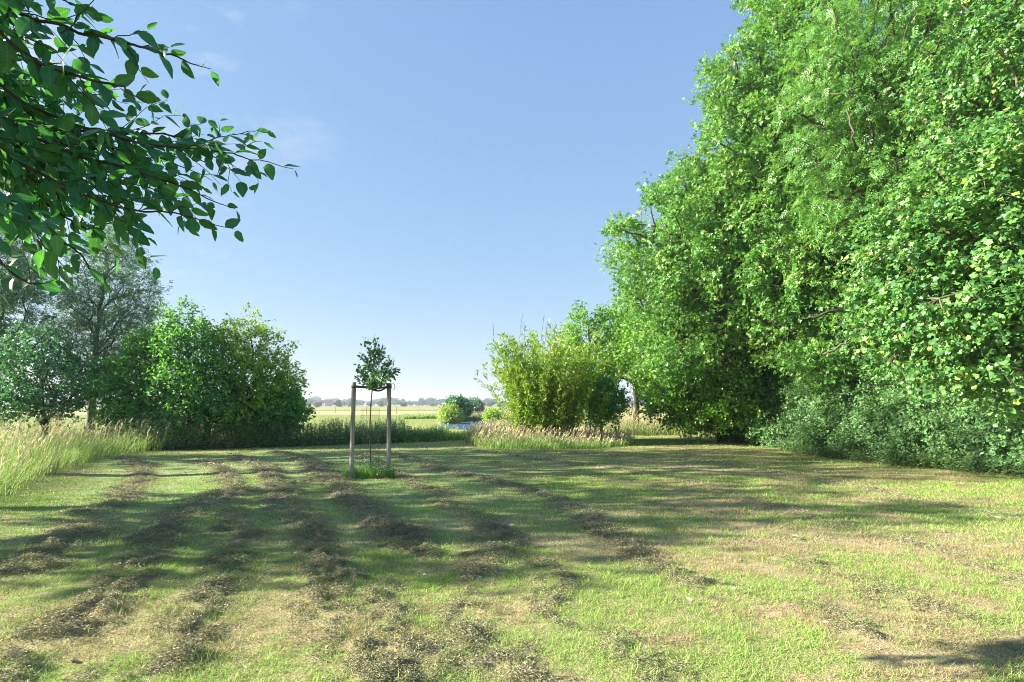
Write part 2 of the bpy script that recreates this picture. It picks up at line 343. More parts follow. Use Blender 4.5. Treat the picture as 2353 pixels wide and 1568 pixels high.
EDGE = [np.array(p) for p in ([-7.3, 4.0], [-7.6, 6.5], G(0, 1158), G(110, 1100), G(240, 1057), G(350, 1041), G(520, 1034), G(700, 1027), G(860, 1020), G(1060, 1013))]
ISL = [G(1064, 1013), G(1075, 1026), G(1130, 1034), G(1250, 1037), G(1350, 1034), G(1456, 1025), G(1440, 1014), G(1380, 1003), G(1250, 996), G(1120, 998)]
RED = [G(1620, 1004), G(1700, 1014), G(1780, 1027), G(1850, 1044), G(2000, 1064), G(2200, 1085), G(2353, 1102), np.array([11.2, 8.]), np.array([11.6, 3.])]
def inpoly(x, y, poly):
    r = np.zeros(np.shape(x), bool); n = len(poly)
    for i in range(n):
        a = poly[i]; b = poly[(i + 1) % n]
        c = ((a[1] > y) != (b[1] > y)) & (x < (b[0] - a[0]) * (y - a[1]) / (b[1] - a[1] + 1e-12) + a[0]); r ^= c
    return r
LAWN = EDGE + [G(1090, 1008), G(1250, 1004), G(1400, 1003), G(1520, 1002)] + RED + [np.array([11.6, -4]), np.array([-7.3, -4])]

def ground_mat(name, lawn):
    m, t, Nn, Lk = newmat(name)
    tcn = Nn.new('ShaderNodeTexCoord')
    def noise(sc, det=4, st=None):
        n = Nn.new('ShaderNodeTexNoise'); n.inputs['Scale'].default_value = sc; n.inputs['Detail'].default_value = det
        if st:
            q = Nn.new('ShaderNodeMapping'); q.inputs['Scale'].default_value = st; Lk.new(tcn.outputs['Object'], q.inputs[0]); Lk.new(q.outputs[0], n.inputs['Vector'])
        else: Lk.new(tcn.outputs['Object'], n.inputs['Vector'])
        return n.outputs['Fac']
    def mix(f, a, b):
        q = Nn.new('ShaderNodeMixRGB')
        for s, v in ((0, f), (1, a), (2, b)):
            if hasattr(v, 'links') or hasattr(v, 'is_linked'): Lk.new(v, q.inputs[s])
            else: q.inputs[s].default_value = v if s == 0 else (*v, 1)
        return q.outputs[0]
    pr = Nn.new('ShaderNodeBsdfPrincipled'); pr.inputs['Roughness'].default_value = .95; pr.inputs['Specular IOR Level'].default_value = .05
    if lawn:
        fine = noise(60, 5); r1 = ramp(Nn, [(.3, (.10, .14, .035)), (.7, (.24, .30, .09))]); Lk.new(fine, r1.inputs[0])
        r2 = ramp(Nn, [(.3, (.24, .19, .10)), (.7, (.46, .38, .22))]); Lk.new(fine, r2.inputs[0])
        r3 = ramp(Nn, [(.3, (.11, .10, .06)), (.7, (.25, .225, .14))]); Lk.new(fine, r3.inputs[0])
        a1 = Nn.new('ShaderNodeAttribute'); a1.attribute_name = 'dry'; a2 = Nn.new('ShaderNodeAttribute'); a2.attribute_name = 'clip'
        a3 = Nn.new('ShaderNodeAttribute'); a3.attribute_name = 'pale'; c = mix(a1.outputs['Fac'], r1.outputs[0], r2.outputs[0]); c = mix(a3.outputs['Fac'], c, (.27, .34, .14)); c = mix(a2.outputs['Fac'], c, r3.outputs[0])
        hb = fine
    else:
        sp = Nn.new('ShaderNodeSeparateXYZ'); Lk.new(tcn.outputs['Object'], sp.inputs[0])
        wob = noise(.02, 3); w = Nn.new('ShaderNodeMath'); w.operation = 'MULTIPLY_ADD'; w.inputs[1].default_value = 26; Lk.new(wob, w.inputs[0]); Lk.new(sp.outputs['Y'], w.inputs[2])
        mrn = Nn.new('ShaderNodeMapRange'); mrn.inputs[1].default_value = 0; mrn.inputs[2].default_value = 640; Lk.new(w.outputs[0], mrn.inputs[0])
        r = ramp(Nn, [(0, (.17, .23, .06)), (.085, (.24, .28, .09)), (.15, (.22, .26, .09)), (.165, (.50, .42, .22)), (.215, (.50, .42, .22)), (.235, (.20, .24, .07)), (.30, (.22, .26, .08)), (.32, (.44, .38, .20)), (.42, (.16, .21, .07)), (.44, (.42, .37, .2)), (.55, (.15, .2, .07)), (1, (.30, .29, .14))])
        r.color_ramp.interpolation = 'LINEAR'; Lk.new(mrn.outputs[0], r.inputs[0])
        hb = noise(3.0, 6, (1, .35, 1)); v = ramp(Nn, [(.25, (.62, .64, .55)), (.75, (1.25, 1.22, 1.2))]); Lk.new(hb, v.inputs[0])
        q = Nn.new('ShaderNodeMixRGB'); q.blend_type = 'MULTIPLY'; q.inputs[0].default_value = 1; Lk.new(r.outputs[0], q.inputs[1]); Lk.new(v.outputs[0], q.inputs[2]); c = q.outputs[0]
    Lk.new(c, pr.inputs['Base Color'])
    bp = Nn.new('ShaderNodeBump'); bp.inputs['Strength'].default_value = .6; bp.inputs['Distance'].default_value = .02 if lawn else .15
    Lk.new(hb, bp.inputs['Height']); Lk.new(bp.outputs[0], pr.inputs['Normal'])
    out = Nn.new('ShaderNodeOutputMaterial'); Lk.new(pr.outputs[0], out.inputs['Surface'])
    return m
def grid(xs, ys):
    X, Y = np.meshgrid(xs, ys); nx = len(xs); ny = len(ys)
    i = np.arange(nx * ny).reshape(ny, nx)
    F = np.stack([i[:-1, :-1], i[:-1, 1:], i[1:, 1:], i[1:, :-1]], -1).reshape(-1, 4)
    return X.ravel(), Y.ravel(), F
xs = np.concatenate([np.arange(-24, -12, .25), np.arange(-12, 12, .06), np.arange(12, 24.01, .25)])
ys = np.concatenate([np.arange(-6, 2, .3), np.arange(2, 12, .05), np.arange(12, 32, .12)])
X, Y, F = grid(xs, ys)
C = rows(X, Y); D = dryness(X, Y); LN = lane(X, Y)
Z = gz(X, Y) + C * (.012 + .055 * sstep(.35, .75, fbm(X * 9, Y * 9, 81)))
Z = Z * sstep(0, 2, np.minimum(np.minimum(X + 24, 24 - X), np.minimum(Y + 6, 32 - Y))) + .03
lawn = mesh('lawn', [(np.stack([X, Y, Z], 1), F, 0, {'clip': np.clip(C * 1.25, 0, 1), 'dry': D, 'pale': LN})], ground_mat('mown_lawn', True), smooth=True)
tag(lawn, kind='structure')
def gh(x, y):   # height of the ground at x, y
    c = rows(x, y)
    return gz(x, y) + c * (.012 + .055 * sstep(.35, .75, fbm(np.asarray(x) * 9, np.asarray(y) * 9, 81))) + .03
def gh0(x, y): return float(gh(np.array([x]), np.array([y]))[0])
xs = np.array([-3000, -1000, -300, -100, -50, -24, 0, 24, 50, 100, 300, 1000, 3000.]); ys = np.array([-200, -50, -6, 32, 60, 100, 150, 250, 400, 700, 1200, 2500, 4500.])
X, Y, F = grid(xs, ys)
meadow = mesh('meadow', [(np.stack([X, Y, X * 0 - .012], 1), F, 0, {})], ground_mat('meadow_ground', False)); tag(meadow, kind='structure')

# water of the creek
m, t, Nn, Lk = newmat('creek_water')
pr = Nn.new('ShaderNodeBsdfPrincipled'); pr.inputs['Base Color'].default_value = (.12, .24, .42, 1); pr.inputs['Roughness'].default_value = .10; pr.inputs['Specular IOR Level'].default_value = .8
ns = Nn.new('ShaderNodeTexNoise'); ns.inputs['Scale'].default_value = 2.5; tcn = Nn.new('ShaderNodeTexCoord'); Lk.new(tcn.outputs['Object'], ns.inputs['Vector'])
bp = Nn.new('ShaderNodeBump'); bp.inputs['Strength'].default_value = .5; bp.inputs['Distance'].default_value = .05; Lk.new(ns.outputs['Fac'], bp.inputs['Height']); Lk.new(bp.outputs[0], pr.inputs['Normal'])
out = Nn.new('ShaderNodeOutputMaterial'); Lk.new(pr.outputs[0], out.inputs['Surface'])
cw = [(G(1000, 968), G(1016, 984)), (G(1060, 966), G(1064, 988)), (G(1130, 968), G(1140, 990)), (G(1230, 968), G(1260, 984)), (G(1330, 964), G(1380, 978)), (G(1420, 958), G(1480, 966))]
V = []; Fw = []
for i, (a, b) in enumerate(cw):
    V += [[a[0], a[1], .0], [b[0], b[1], .0]]
    if i: Fw.append([2 * i - 2, 2 * i - 1, 2 * i + 1, 2 * i])
water = mesh('water', [(np.array(V), np.array(Fw), 0, {})], m); tag(water, kind='structure')
cv = [(G(905, 961), G(905, 964)), (G(960, 962), G(950, 967)), (G(1000, 968), G(1016, 984))]

# ------------------------------------------------------------------ blades
def blades(x, y, z, h, w, lean, az, rng, seg=2, bend=.5):
    """curved blades: seg sections; returns verts, quads(as tris)"""
    n = len(x); base = np.stack([x, y, z], 1); d = np.stack([np.cos(az), np.sin(az), 0 * az], 1)
    th = rng.random(n) * pi; s = np.stack([np.cos(th), np.sin(th), 0 * th], 1)
    rows_ = []
    for k in range(seg + 1):
        t = k / seg
        c = base + d * (h * lean * (t ** (1 + bend)))[:, None] + np.array([0, 0, 1.]) * (h * t * (1 - .35 * lean * t))[:, None]
        if k < seg:
            ww = (w * (1 - .55 * t) * .5)[:, None]; rows_ += [c - s * ww, c + s * ww]
        else: rows_.append(c)
    V = np.stack(rows_, 1); m_ = V.shape[1]; T = []
    for k in range(seg - 1):
        a = 2 * k; T += [[a, a + 1, a + 3], [a, a + 3, a + 2]]
    a = 2 * (seg - 1); T.append([a, a + 1, a + 2])
    F = np.array(T)[None] + (np.arange(n) * m_)[:, None, None]
    return V.reshape(-1, 3), F.reshape(-1, 3), m_

rng = np.random.default_rng(11)
def lawn_pts(n, y0, y1):
    y = np.sqrt(rng.random(n) * (y1 ** 2 - y0 ** 2) + y0 ** 2); x = (rng.random(n) * 2 - 1) * (y * .93 + .8)
    k = inpoly(x, y, LAWN) & ~inpoly(x, y, ISL); return x[k], y[k]
blk = []
for n, y0, y1, h, w in ((250000, 2.5, 6, .034, .0042), (230000, 6, 12, .036, .008), (190000, 12, 28, .036, .014)):
    x, y = lawn_pts(n, y0, y1); c = rows(x, y); dr = dryness(x, y)
    tuft = sstep(.25, .8, .5 * fbm(x * 5, y * 5, 91) + .5 * fbm(x * 16, y * 16, 95, 2))
    k = rng.random(len(x)) > c * (.45 + .4 * sstep(5, 10, y)); x, y, c, dr, tuft = x[k], y[k], c[k], dr[k], tuft[k]
    hh = h * (.30 + 1.9 * tuft) * rng.uniform(.6, 1.35, len(x)); ln = rng.uniform(.2, 1.5, len(x))
    V, Fq, m_ = blades(x, y, gh(x, y) - .004, hh, np.full(len(x), w) * rng.uniform(.7, 1.3, len(x)), ln, rng.random(len(x)) * 2 * pi, rng, 1)
    dv = np.clip((rng.random(len(x)) < dr * .95) * 1. + rng.random(len(x)) * .25, 0, 1)
    blk.append((V, Fq, 0, {'dry': np.repeat(dv, m_), 'pale': np.repeat(lane(x, y), m_)}))
o = mesh('grass', blk, M['lawn_blade']); tag(o, 'short mown lawn grass, green mixed with dry straw', 'lawn grass', kind='stuff')

# clippings lying in rows
blk = []
for n, y0, y1, ln, w in ((1900000, 2.5, 7, .025, .0013), (800000, 7, 14, .032, .0030), (320000, 14, 24, .06, .011)):
    x, y = lawn_pts(n, y0, y1); c = rows(x, y)
    k = rng.random(len(x)) < c * (1.0 + .3 * sstep(5, 9, y)) - .04; x, y, c = x[k], y[k], c[k]; nn = len(x)
    az = rng.random(nn) * 2 * pi; el = rng.normal(0, .25, nn)
    Dv = np.stack([np.cos(az) * np.cos(el), np.sin(az) * np.cos(el), np.sin(el)], 1)
    lump = fbm(x * 7, y * 7, 101)
    z = gh(x, y) + rng.random(nn) ** 1.3 * (.008 + .055 * c * sstep(.38, .72, lump)) + .006
    V, Fq = leaves(np.stack([x, y, z], 1), Dv, rng.normal(size=(nn, 3)), ln * rng.uniform(.5, 1.4, nn), T_rhomb(w / ln * .7, .12))
    blk.append((V, Fq, 0, {}))
o = mesh('grass_clippings', blk, M['clip']); tag(o, 'brown rows of dry clippings left on the mown lawn', 'grass clippings', kind='stuff')

# ------------------------------------------------------------------ tall grass
def tall_grass(name, x, y, hmin, hmax, label, cat, dryf, seedf, windaz=0.1, lean=(.15, .8), w=.008, seeds=2, hf=None):
    rg = np.random.default_rng(seeds); n = len(x); z = np.where((np.abs(x) < 23.5) & (y < 31.5), gh(x, y), -.01) - .01
    cl = fbm(x * 1.2, y * 1.2, seeds + 5)
    h = (hmin + (hmax - hmin) * rg.random(n)) * (.65 + .7 * cl)
    if hf: h = h * hf(x, y)
    az = windaz + rg.normal(0, .9, n)
    ww = w * (1 + y / 18) * rg.uniform(.6, 1.4, n)
    V, Fq, m_ = blades(x, y, z, h, ww, rg.uniform(*lean, n), az, rg, 3)
    dv = (rg.random(n) < dryf(x, y)) * .9 + rg.random(n) * .15
    dd = np.repeat(np.clip(dv, 0, 1), m_)
    blk = [(V, Fq, 0, {'dry': dd})]
    k = rg.random(n) < seedf(x, y)
    if k.any():
        xs_, ys_, zs_, hs = x[k], y[k], z[k], h[k] * rg.uniform(1.15, 1.5, k.sum()); q = k.sum(); a2 = windaz + rg.normal(0, .5, q); l2 = rg.uniform(.1, .45, q)
        d = np.stack([np.cos(a2), np.sin(a2), 0 * a2], 1)
        top = np.stack([xs_, ys_, zs_], 1) + d * (hs * l2)[:, None] + np.array([0, 0, 1.]) * (hs * (1 - .35 * l2))[:, None]
        V2, F2 = frusta(np.stack([xs_, ys_, zs_], 1), top, np.full(q, .0016) * (1 + ys_ / 14), np.full(q, .001) * (1 + ys_ / 14), 3)
        blk.append((V2, np.concatenate([F2[:, [0, 1, 2]], F2[:, [0, 2, 3]]]), 1, {}))
        for r_ in range(3):
            dirn = nrm(d * .5 + np.array([0, 0, .8]) + rg.normal(0, .22, (q, 3)))
            V3, F3 = leaves(top - dirn * .05 * r_, dirn, rg.normal(size=(q, 3)), rg.uniform(.07, .14, q), T_rhomb(.10, .05))
            blk.append((V3, F3, 1, {}))
    o = mesh(name, blk, [M['tall'], M['seed']])
    tag(o, label, cat, kind='stuff'); return o
def scatter_in(fn, x0, x1, y0, y1, n, rg):
    x = rg.uniform(x0, x1, n); y = rg.uniform(y0, y1, n); k = fn(x, y); return x[k], y[k]
rg = np.random.default_rng(5)
# left bank, near
x, y = scatter_in(lambda x, y: ~inpoly(x, y, LAWN) & (x > -y * 1.0 - 2.5) & (x < -4) & ~((x > -11.8 + .8 * vn(y, x, 3)) & (y > 17.5)), -20, -5, 4, 21.5, 52000, rg)
tall_grass('tall_grass', x, y, .40, .88, 'tall arching grass with pale stems along the left edge of the lawn', 'tall grass',
           lambda x, y: .02 + .32 * fbm(x, y, 7), lambda x, y: .07 + 0 * x, .15, (.2, .95), .006, 21)
# strip behind and to the right beyond the mown path
def rstrip(x, y): return ~inpoly(x, y, LAWN) & ~inpoly(x, y, ISL) & (x > 2.0) & (x < 14)
x, y = scatter_in(rstrip, 2, 15, 24, 40, 26000, rg)
tall_grass('tall_grass', x, y, .5, .95, 'bright tall grass beyond the mown path in front of the oaks', 'tall grass',
           lambda x, y: .30 + .3 * fbm(x, y, 8), lambda x, y: .30 + 0 * x, .1, (.1, .6), .006, 22)
# island
xi, yi = scatter_in(lambda x, y: inpoly(x, y, ISL), -3, 6, 18, 33, 60000, rg)
front = np.clip((yi - 19.2) / 3.5, 0, 1)
tall_grass('tall_grass', xi, yi, .30, .62, 'island of uncut grass with pinkish seed heads round the bamboo', 'tall grass',
           lambda x, y: np.clip((y - 19.8) / 2.4 - (x > 1.5) * .2, 0.04, .48) + .10 * (x < -.8), lambda x, y: np.clip((y - 19.9) / 2.2, .02, .13), .1, (.1, .5), .006, 23, lambda x, y: (1 - .42 * sstep(.3, 3.5, x)) * (.62 + .38 * sstep(19.3, 21.2, y)))
# reedy strip by the creek
x, y = scatter_in(lambda x, y: (x > -7 + 0 * y) & (x < -1.2) & (y > np.interp(x, [-5, -2.1], [22.3, 23.9])), -5.2, -1.2, 22.2, 28, 9000, rg)
tall_grass('tall_grass', x, y, .18, .42, 'sunlit yellow green reedy grass in front of the creek', 'tall grass',
           lambda x, y: .22 + 0 * x, lambda x, y: .03 + 0 * x, .1, (.1, .5), .010, 24)

# nettles and herbs along the back edge of the lawn
def herbs(name, x, y, hmax, label, cat, mat, seed, lsz=.075, nl=14):
    rg = np.random.default_rng(seed); n = len(x); z = np.where((np.abs(x) < 23.5) & (y < 31.5), gh(x, y), 0)
    h = hmax * rg.uniform(.55, 1.1, n) * (.6 + .7 * fbm(x * .8, y * .8, seed)); tp = np.stack([x + rg.normal(0, .12, n) * h, y + rg.normal(0, .12, n) * h, z + h], 1); b0 = np.stack([x, y, z], 1)
    V, Fq = frusta(b0, tp, np.full(n, .004), np.full(n, .002), 3)
    blk = [(V, Fq, 1, {})]
    t = rg.uniform(.08, 1, (n, nl)); pos = b0[:, None] + (tp - b0)[:, None] * t[..., None]; az = rg.random((n, nl)) * 2 * pi
    Dv = np.stack([np.cos(az), np.sin(az), rg.uniform(-.5, .35, (n, nl))], -1); sz = lsz * rg.uniform(.6, 1.4, (n, nl)) * (1.25 - .6 * t)
    V2, F2 = leaves(pos.reshape(-1, 3), Dv.reshape(-1, 3), np.array([[0, 0, 1.]]) + rg.normal(0, .35, (n * nl, 3)), sz.ravel(), T_rhomb(.27, .07))
    blk.append((V2, F2, 0, {}))
    o = mesh(name, blk, [mat, M['twig']]); tag(o, label, cat, kind='stuff'); return o
def backstrip(x, y):
    e = np.interp(x, [-13, -11.5, -7.5, -5, -2.1], [18.2, 18.6, 21.0, 22.3, 24.2])
    return (y > e - .1) & (y < e + 2.4 + .5 * vn(x, y, 4))
x, y = scatter_in(backstrip, -12.5, -4.6, 18, 27, 9000, rg)
herbs('nettle_bank', x, y, .95, 'dark green nettles and herbs along the back edge of the lawn', 'nettles', M['nettle'], 31)
x, y = scatter_in(backstrip, -5.0, -2.9, 20, 27, 2200, rg)
herbs('nettle_bank', x, y, .62, 'lower nettles thinning out towards the creek', 'nettles', M['nettle'], 33)
# weeds along the shrubs on the right
def rs(x, y):
    e = np.interp(y, [3, 8, 11.9, 13, 15, 17.6, 20.9, 24, 26.5], [11.6, 11.2, 10.75, 10.2, 9.45, 9.1, 9.6, 9.5, 9.5])
    return (x > e - .15 - .3 * vn(x * 2, y * 2, 9)) & (x < e + 1.3)
x, y = scatter_in(rs, 8.5, 13, 8, 26, 9000, rg)
herbs('ground_cover', x[:3600], y[:3600], .42, 'low leafy weeds at the foot of the hawthorn bushes', 'weeds', M['thorn'], 32, .06, 14)
tall_grass('rank_grass', x[3600:], y[3600:], .18, .42, 'rank green grass along the foot of the bushes on the right', 'grass', lambda x, y: .12 + 0 * x, lambda x, y: .02 + 0 * x, pi, (.4, 1.3), .008, 25)

# ------------------------------------------------------------------ trees
def sample_crown(E, n, rg, mind, bias=2.4):
    E = np.array(E, float)     # cx,cy,cz,rx,ry,rz
    vol = (E[:, 3] * E[:, 4] * E[:, 5]) ** .75; pick = rg.choice(len(E), n * 6, p=vol / vol.sum())
    d = nrm(rg.normal(size=(n * 6, 3))); r = rg.random(n * 6) ** (1 / bias)
    p = E[pick, :3] + d * E[pick, 3:] * r[:, None]
    p = p[p[:, 2] > .12]; keep = []
    for q in p:
        if not keep or np.min(((np.array(keep) - q) ** 2).sum(1)) > mind ** 2: keep.append(q)
        if len(keep) >= n: break
    return np.array(keep)
def skeleton(tr, pts, bf=.35):
    """minimum-cost tree from the trunk points to the clump points; returns nodes, parents, clump flags"""
    nodes = [p for p in tr]; par = [-1] + list(range(len(tr) - 1)); pl = [0.]
    for i in range(1, len(tr)): pl.append(pl[-1] + np.linalg.norm(tr[i] - tr[i - 1]))
    A = np.array(nodes); start = max(1, int(len(tr) * .25))
    dist = np.array([np.min(np.linalg.norm(A - p, axis=1)) for p in pts]); order = np.argsort(dist)
    nodes = np.array(nodes); pl = np.array(pl); cl = []
    for i in order:
        p = pts[i]; d = np.linalg.norm(nodes - p, axis=1); c = d + bf * pl + np.maximum(0, nodes[:, 2] - p[2]) * .35
        c[:start] += .0 if len(tr) < 4 else 2.
        j = int(np.argmin(c)); q = nodes[j]; seg = d[j]
        if seg > .5:   # a bent limb with intermediate nodes
            k = max(1, int(seg / .55)); prev = j
            for s in range(1, k + 1):
                t = s / (k + 1); m_ = q * (1 - t) + p * t + np.array([0, 0, .12 * seg * sin(pi * t)]) + rg_global.normal(0, .05 * seg, 3) * sin(pi * t)
                nodes = np.vstack([nodes, m_]); pl = np.append(pl, pl[prev] + seg / (k + 1)); par.append(prev); prev = len(nodes) - 1
            nodes = np.vstack([nodes, p]); pl = np.append(pl, pl[prev] + seg / (k + 1)); par.append(prev)
        else:
            nodes = np.vstack([nodes, p]); pl = np.append(pl, pl[j] + seg); par.append(j)
        cl.append(len(nodes) - 1)
    return nodes, np.array(par), np.array(cl)
rg_global = np.random.default_rng(99)
def tree(name, E, base, top, ncl, mind, leafm, barkm, tmpl, lsz, tw=8, lpt=9, tl=.55, seed=1, label='', cat='tree', group=None,
         trunk_r=.18, droop=.25, bf=.35, stems=None, wd=None, up=.3, bias=2.4, ltilt=.55, kx=.46, boughs=()):
    rg = np.random.default_rng(seed); base = np.array(base, float); top = np.array(top, float)
    pts = sample_crown(E, ncl, rg, mind, bias)
    nt_ = max(4, int(np.linalg.norm(top - base) / .5)); t = np.linspace(0, 1, nt_)[:, None]
    tr = base + (top - base) * t + np.concatenate([rg.normal(0, .06, (nt_, 2)) * np.minimum(1, t * 3), np.zeros((nt_, 1))], 1)
    tr[0] = base - np.array([0, 0, .1])
    nodes, par, cl = skeleton(tr, pts, bf)
    w = np.zeros(len(nodes)); w[cl] = 1
    for i in range(len(nodes) - 1, nt_ - 1, -1): w[par[i]] += w[i] if par[i] >= 0 else 0
    for i in range(nt_ - 1, 0, -1): w[i - 1] += w[i]
    rad = trunk_r * (np.maximum(w, .6) / max(w[0], 1)) ** kx
    root = empty(name, base); tag(root, label, cat, group)
    # trunk: one continuous tube
    V, Fq, T = tube(tr, np.maximum(rad[:nt_], .01) * np.concatenate([[1.35, 1.1], np.ones(nt_ - 2)]), 9)
    o = mesh('trunk', [(V, Fq, 0, {}), (V, T, 0, {})], barkm, root, True); o.matrix_parent_inverse = Matrix.Translation(-Vector(base))
    i = np.arange(nt_, len(nodes)); j = par[i]
    rr0 = np.minimum(rad[j], rad[i] * 1.5); V, Fq = frusta(nodes[j], nodes[i], rr0, rad[i], 5)
    # twigs
    c = nodes[cl]; E_ = np.array(E, float)
    cen = pts.mean(0)
    outw = nrm(c - nodes[par[cl]]) * .6 + nrm(c - cen) * .5
    n = len(c) * tw; cc = np.repeat(c, tw, 0) + rg.normal(0, tl * .22, (n, 3)); dirs = nrm(np.repeat(outw, tw, 0) * .75 + rg.normal(0, .62, (n, 3)) + np.array([0, 0, up]))
    L_ = tl * rg.uniform(.5, 1.25, n)
    tip = cc + dirs * L_[:, None] - np.array([0, 0, 1.]) * (droop * L_ * .6)[:, None]
    tip[:, 2] = np.maximum(tip[:, 2], .06); cc[:, 2] = np.maximum(cc[:, 2], .06)
    V2, F2 = frusta(np.repeat(c, tw, 0), tip, np.full(n, max(.004, trunk_r * .03)), np.full(n, .002), 3)
    bb = []
    for pl_, r_ in boughs:
        q = np.array([P(*p) for p in pl_]); q = np.vstack([tr[np.argmin(np.abs(tr[:, 2] - q[0][2]))], q]); t_ = np.linspace(0, len(q) - 1, len(q) * 4)
        q = np.stack([np.interp(t_, np.arange(len(q)), q[:, c_]) for c_ in range(3)], 1); q[1:-1] += rg.normal(0, .035, (len(q) - 2, 3)); bb.append((*tube(q, np.linspace(r_, r_ * .35, len(q)), 8, False)[:2], 0, {}))
    o = mesh('branches', [(V, Fq, 0, {}), (V2, F2, 0, {})] + bb, barkm, root); o.matrix_parent_inverse = Matrix.Translation(-Vector(base))
    m_ = n * lpt; t = rg.random((n, lpt)) ** .8; pos = (cc[:, None] + (tip - cc)[:, None] * t[..., None]).reshape(-1, 3) + rg.normal(0, lsz * .5, (m_, 3))
    dd = np.repeat(nrm(tip - cc), lpt, 0); Dv = nrm(dd * .6 + rg.normal(0, .6, (m_, 3)) + np.array([0, 0, -droop]))
    Nv = np.array([[0, 0, 1.]]) * (1 - ltilt) + np.repeat(np.repeat(nrm(c - cen), tw, 0), lpt, 0) * .45 + rg.normal(0, ltilt * .8, (m_, 3))
    V, Fq = leaves(pos, Dv, Nv, lsz * rg.uniform(.6, 1.3, m_), tmpl)
    o = mesh('crown', [(V, Fq, 0, {})], leafm, root); o.matrix_parent_inverse = Matrix.Translation(-Vector(base))
    return root
def B(u, v, ru, rv, Y, rd=None):
    p = P(u, v, Y); s = Y / FPX
    return [*p, ru * s, rd if rd else ru * s, rv * s]
def gb(u, Y): x = (u - UC) / FPX * Y; return np.array([x, Y, (gh0(x, Y) if Y < 31 and abs(x) < 23 else 0)])
RH, OV, LB, PN = T_rhomb(.33), T_ovate(.32), T_lobed(), T_pinnate()
SP = T_spray(np.random.default_rng(3), 5, .34, .44); SPN = T_spray(np.random.default_rng(4), 6, .13, .5); NAR = T_rhomb(.11, .03)

# --- right side wood edge
tree('oak_tree', [B(1500, 560, 95, 85, 20, 2.2), B(1600, 640, 150, 150, 20.5, 3.0), B(1720, 520, 170, 160, 20, 3), B(1560, 790, 110, 120, 21, 2.2), B(1570, 470, 70, 70, 20, 1.5)],
     gb(1770, 24.5), P(1720, 480, 21), 330, .50, M['oak'], M['bark'], SP, .175, 9, 13, .7, 1, 'dark leaved oak reaching furthest out over the lawn on the right', 'oak tree', trunk_r=.30)
tree('oak_tree', [B(1690, 320, 90, 120, 18.5, 2.2), B(1810, 190, 115, 170, 18.5, 2.6), B(1840, 330, 200, 200, 19, 3), B(1670, 190, 55, 70, 18.5, 1.2), B(1825, -20, 50, 80, 18.5, 1.5), B(1850, -60, 120, 150, 19, 2.5), B(1780, 560, 120, 160, 18, 1.8)],
     gb(1910, 22.5), P(1840, 100, 18.8), 380, .50, M['oak'], M['bark'], SP, .17, 9, 13, .65, 2, 'tallest oak whose crown edge slopes down against the sky', 'oak tree', trunk_r=.34)
tree('ash_tree', [B(1990, 120, 150, 200, 15, 2.4), B(1900, 260, 100, 130, 15, 1.6), B(2060, 340, 150, 130, 15.5, 2), B(1960, 420, 110, 110, 15, 1.5), B(2130, 60, 130, 180, 15.5, 2.2)],
     gb(2060, 16.2), P(2040, 60, 15.8), 300, .46, M['ash'], M['bark'], PN, .26, 7, 5, .55, 3, 'light green ash with feathery leaves high among the oaks', 'ash tree', trunk_r=.24, droop=.4, boughs=[([(2215, 330, 14.6), (2205, 240, 13.6), (2190, 160, 13.6)], .08), ([(2230, 320, 14.6), (2225, 230, 13.6), (2235, 150, 13.7)], .06), ([(1990, 380, 14.6), (1960, 320, 13.6), (1950, 240, 13.7)], .05)])
tree('maple_tree', [B(1560, 860, 100, 80, 23, 2.2), B(1680, 860, 130, 85, 22.5, 2.0), B(1790, 800, 110, 110, 21.5, 2), B(1640, 760, 90, 70, 22.5, 1.6), B(1500, 800, 70, 80, 24, 1.6), B(1550, 925, 80, 45, 23.5, 1.5), B(1670, 930, 110, 50, 23.2, 1.5), B(1770, 930, 90, 60, 23, 1.3)],
     gb(1660, 23), P(1650, 800, 23), 390, .40, M['maple'], M['bark'], RH, .135, 10, 13, .55, 4, 'bright green maple with low branches down to the tall grass', 'maple tree', trunk_r=.16)
tree('sycamore_tree', [B(2150, 560, 130, 150, 10.5, 1.5), B(2260, 420, 130, 130, 10, 1.4), B(2300, 650, 140, 170, 10, 1.3), B(2110, 740, 120, 110, 10.5, 1.2), B(2240, 820, 110, 95, 10, .9), B(2420, 560, 130, 330, 10, 1.5), B(2060, 620, 70, 70, 10.6, .8), B(2350, 880, 60, 60, 9.7, .5)],
     np.array([12.2, 11.2, .03]), P(2400, 380, 11), 360, .33, M['syc'], M['twig'], LB, .105, 8, 13, .42, 5, 'broad leaved sycamore nearest the camera on the right', 'sycamore tree', trunk_r=.20, droop=.5)
tree('sycamore_tree', [B(2290, 130, 150, 190, 11.5, 1.8), B(2440, 60, 160, 260, 11.5, 2), B(2200, 250, 80, 100, 12, 1)],
     np.array([14.5, 13.2, .03]), P(2420, 40, 12.4), 200, .42, M['syc'], M['twig'], LB, .105, 8, 13, .45, 6, 'tall sycamore filling the top right corner', 'sycamore tree', trunk_r=.22, droop=.4)
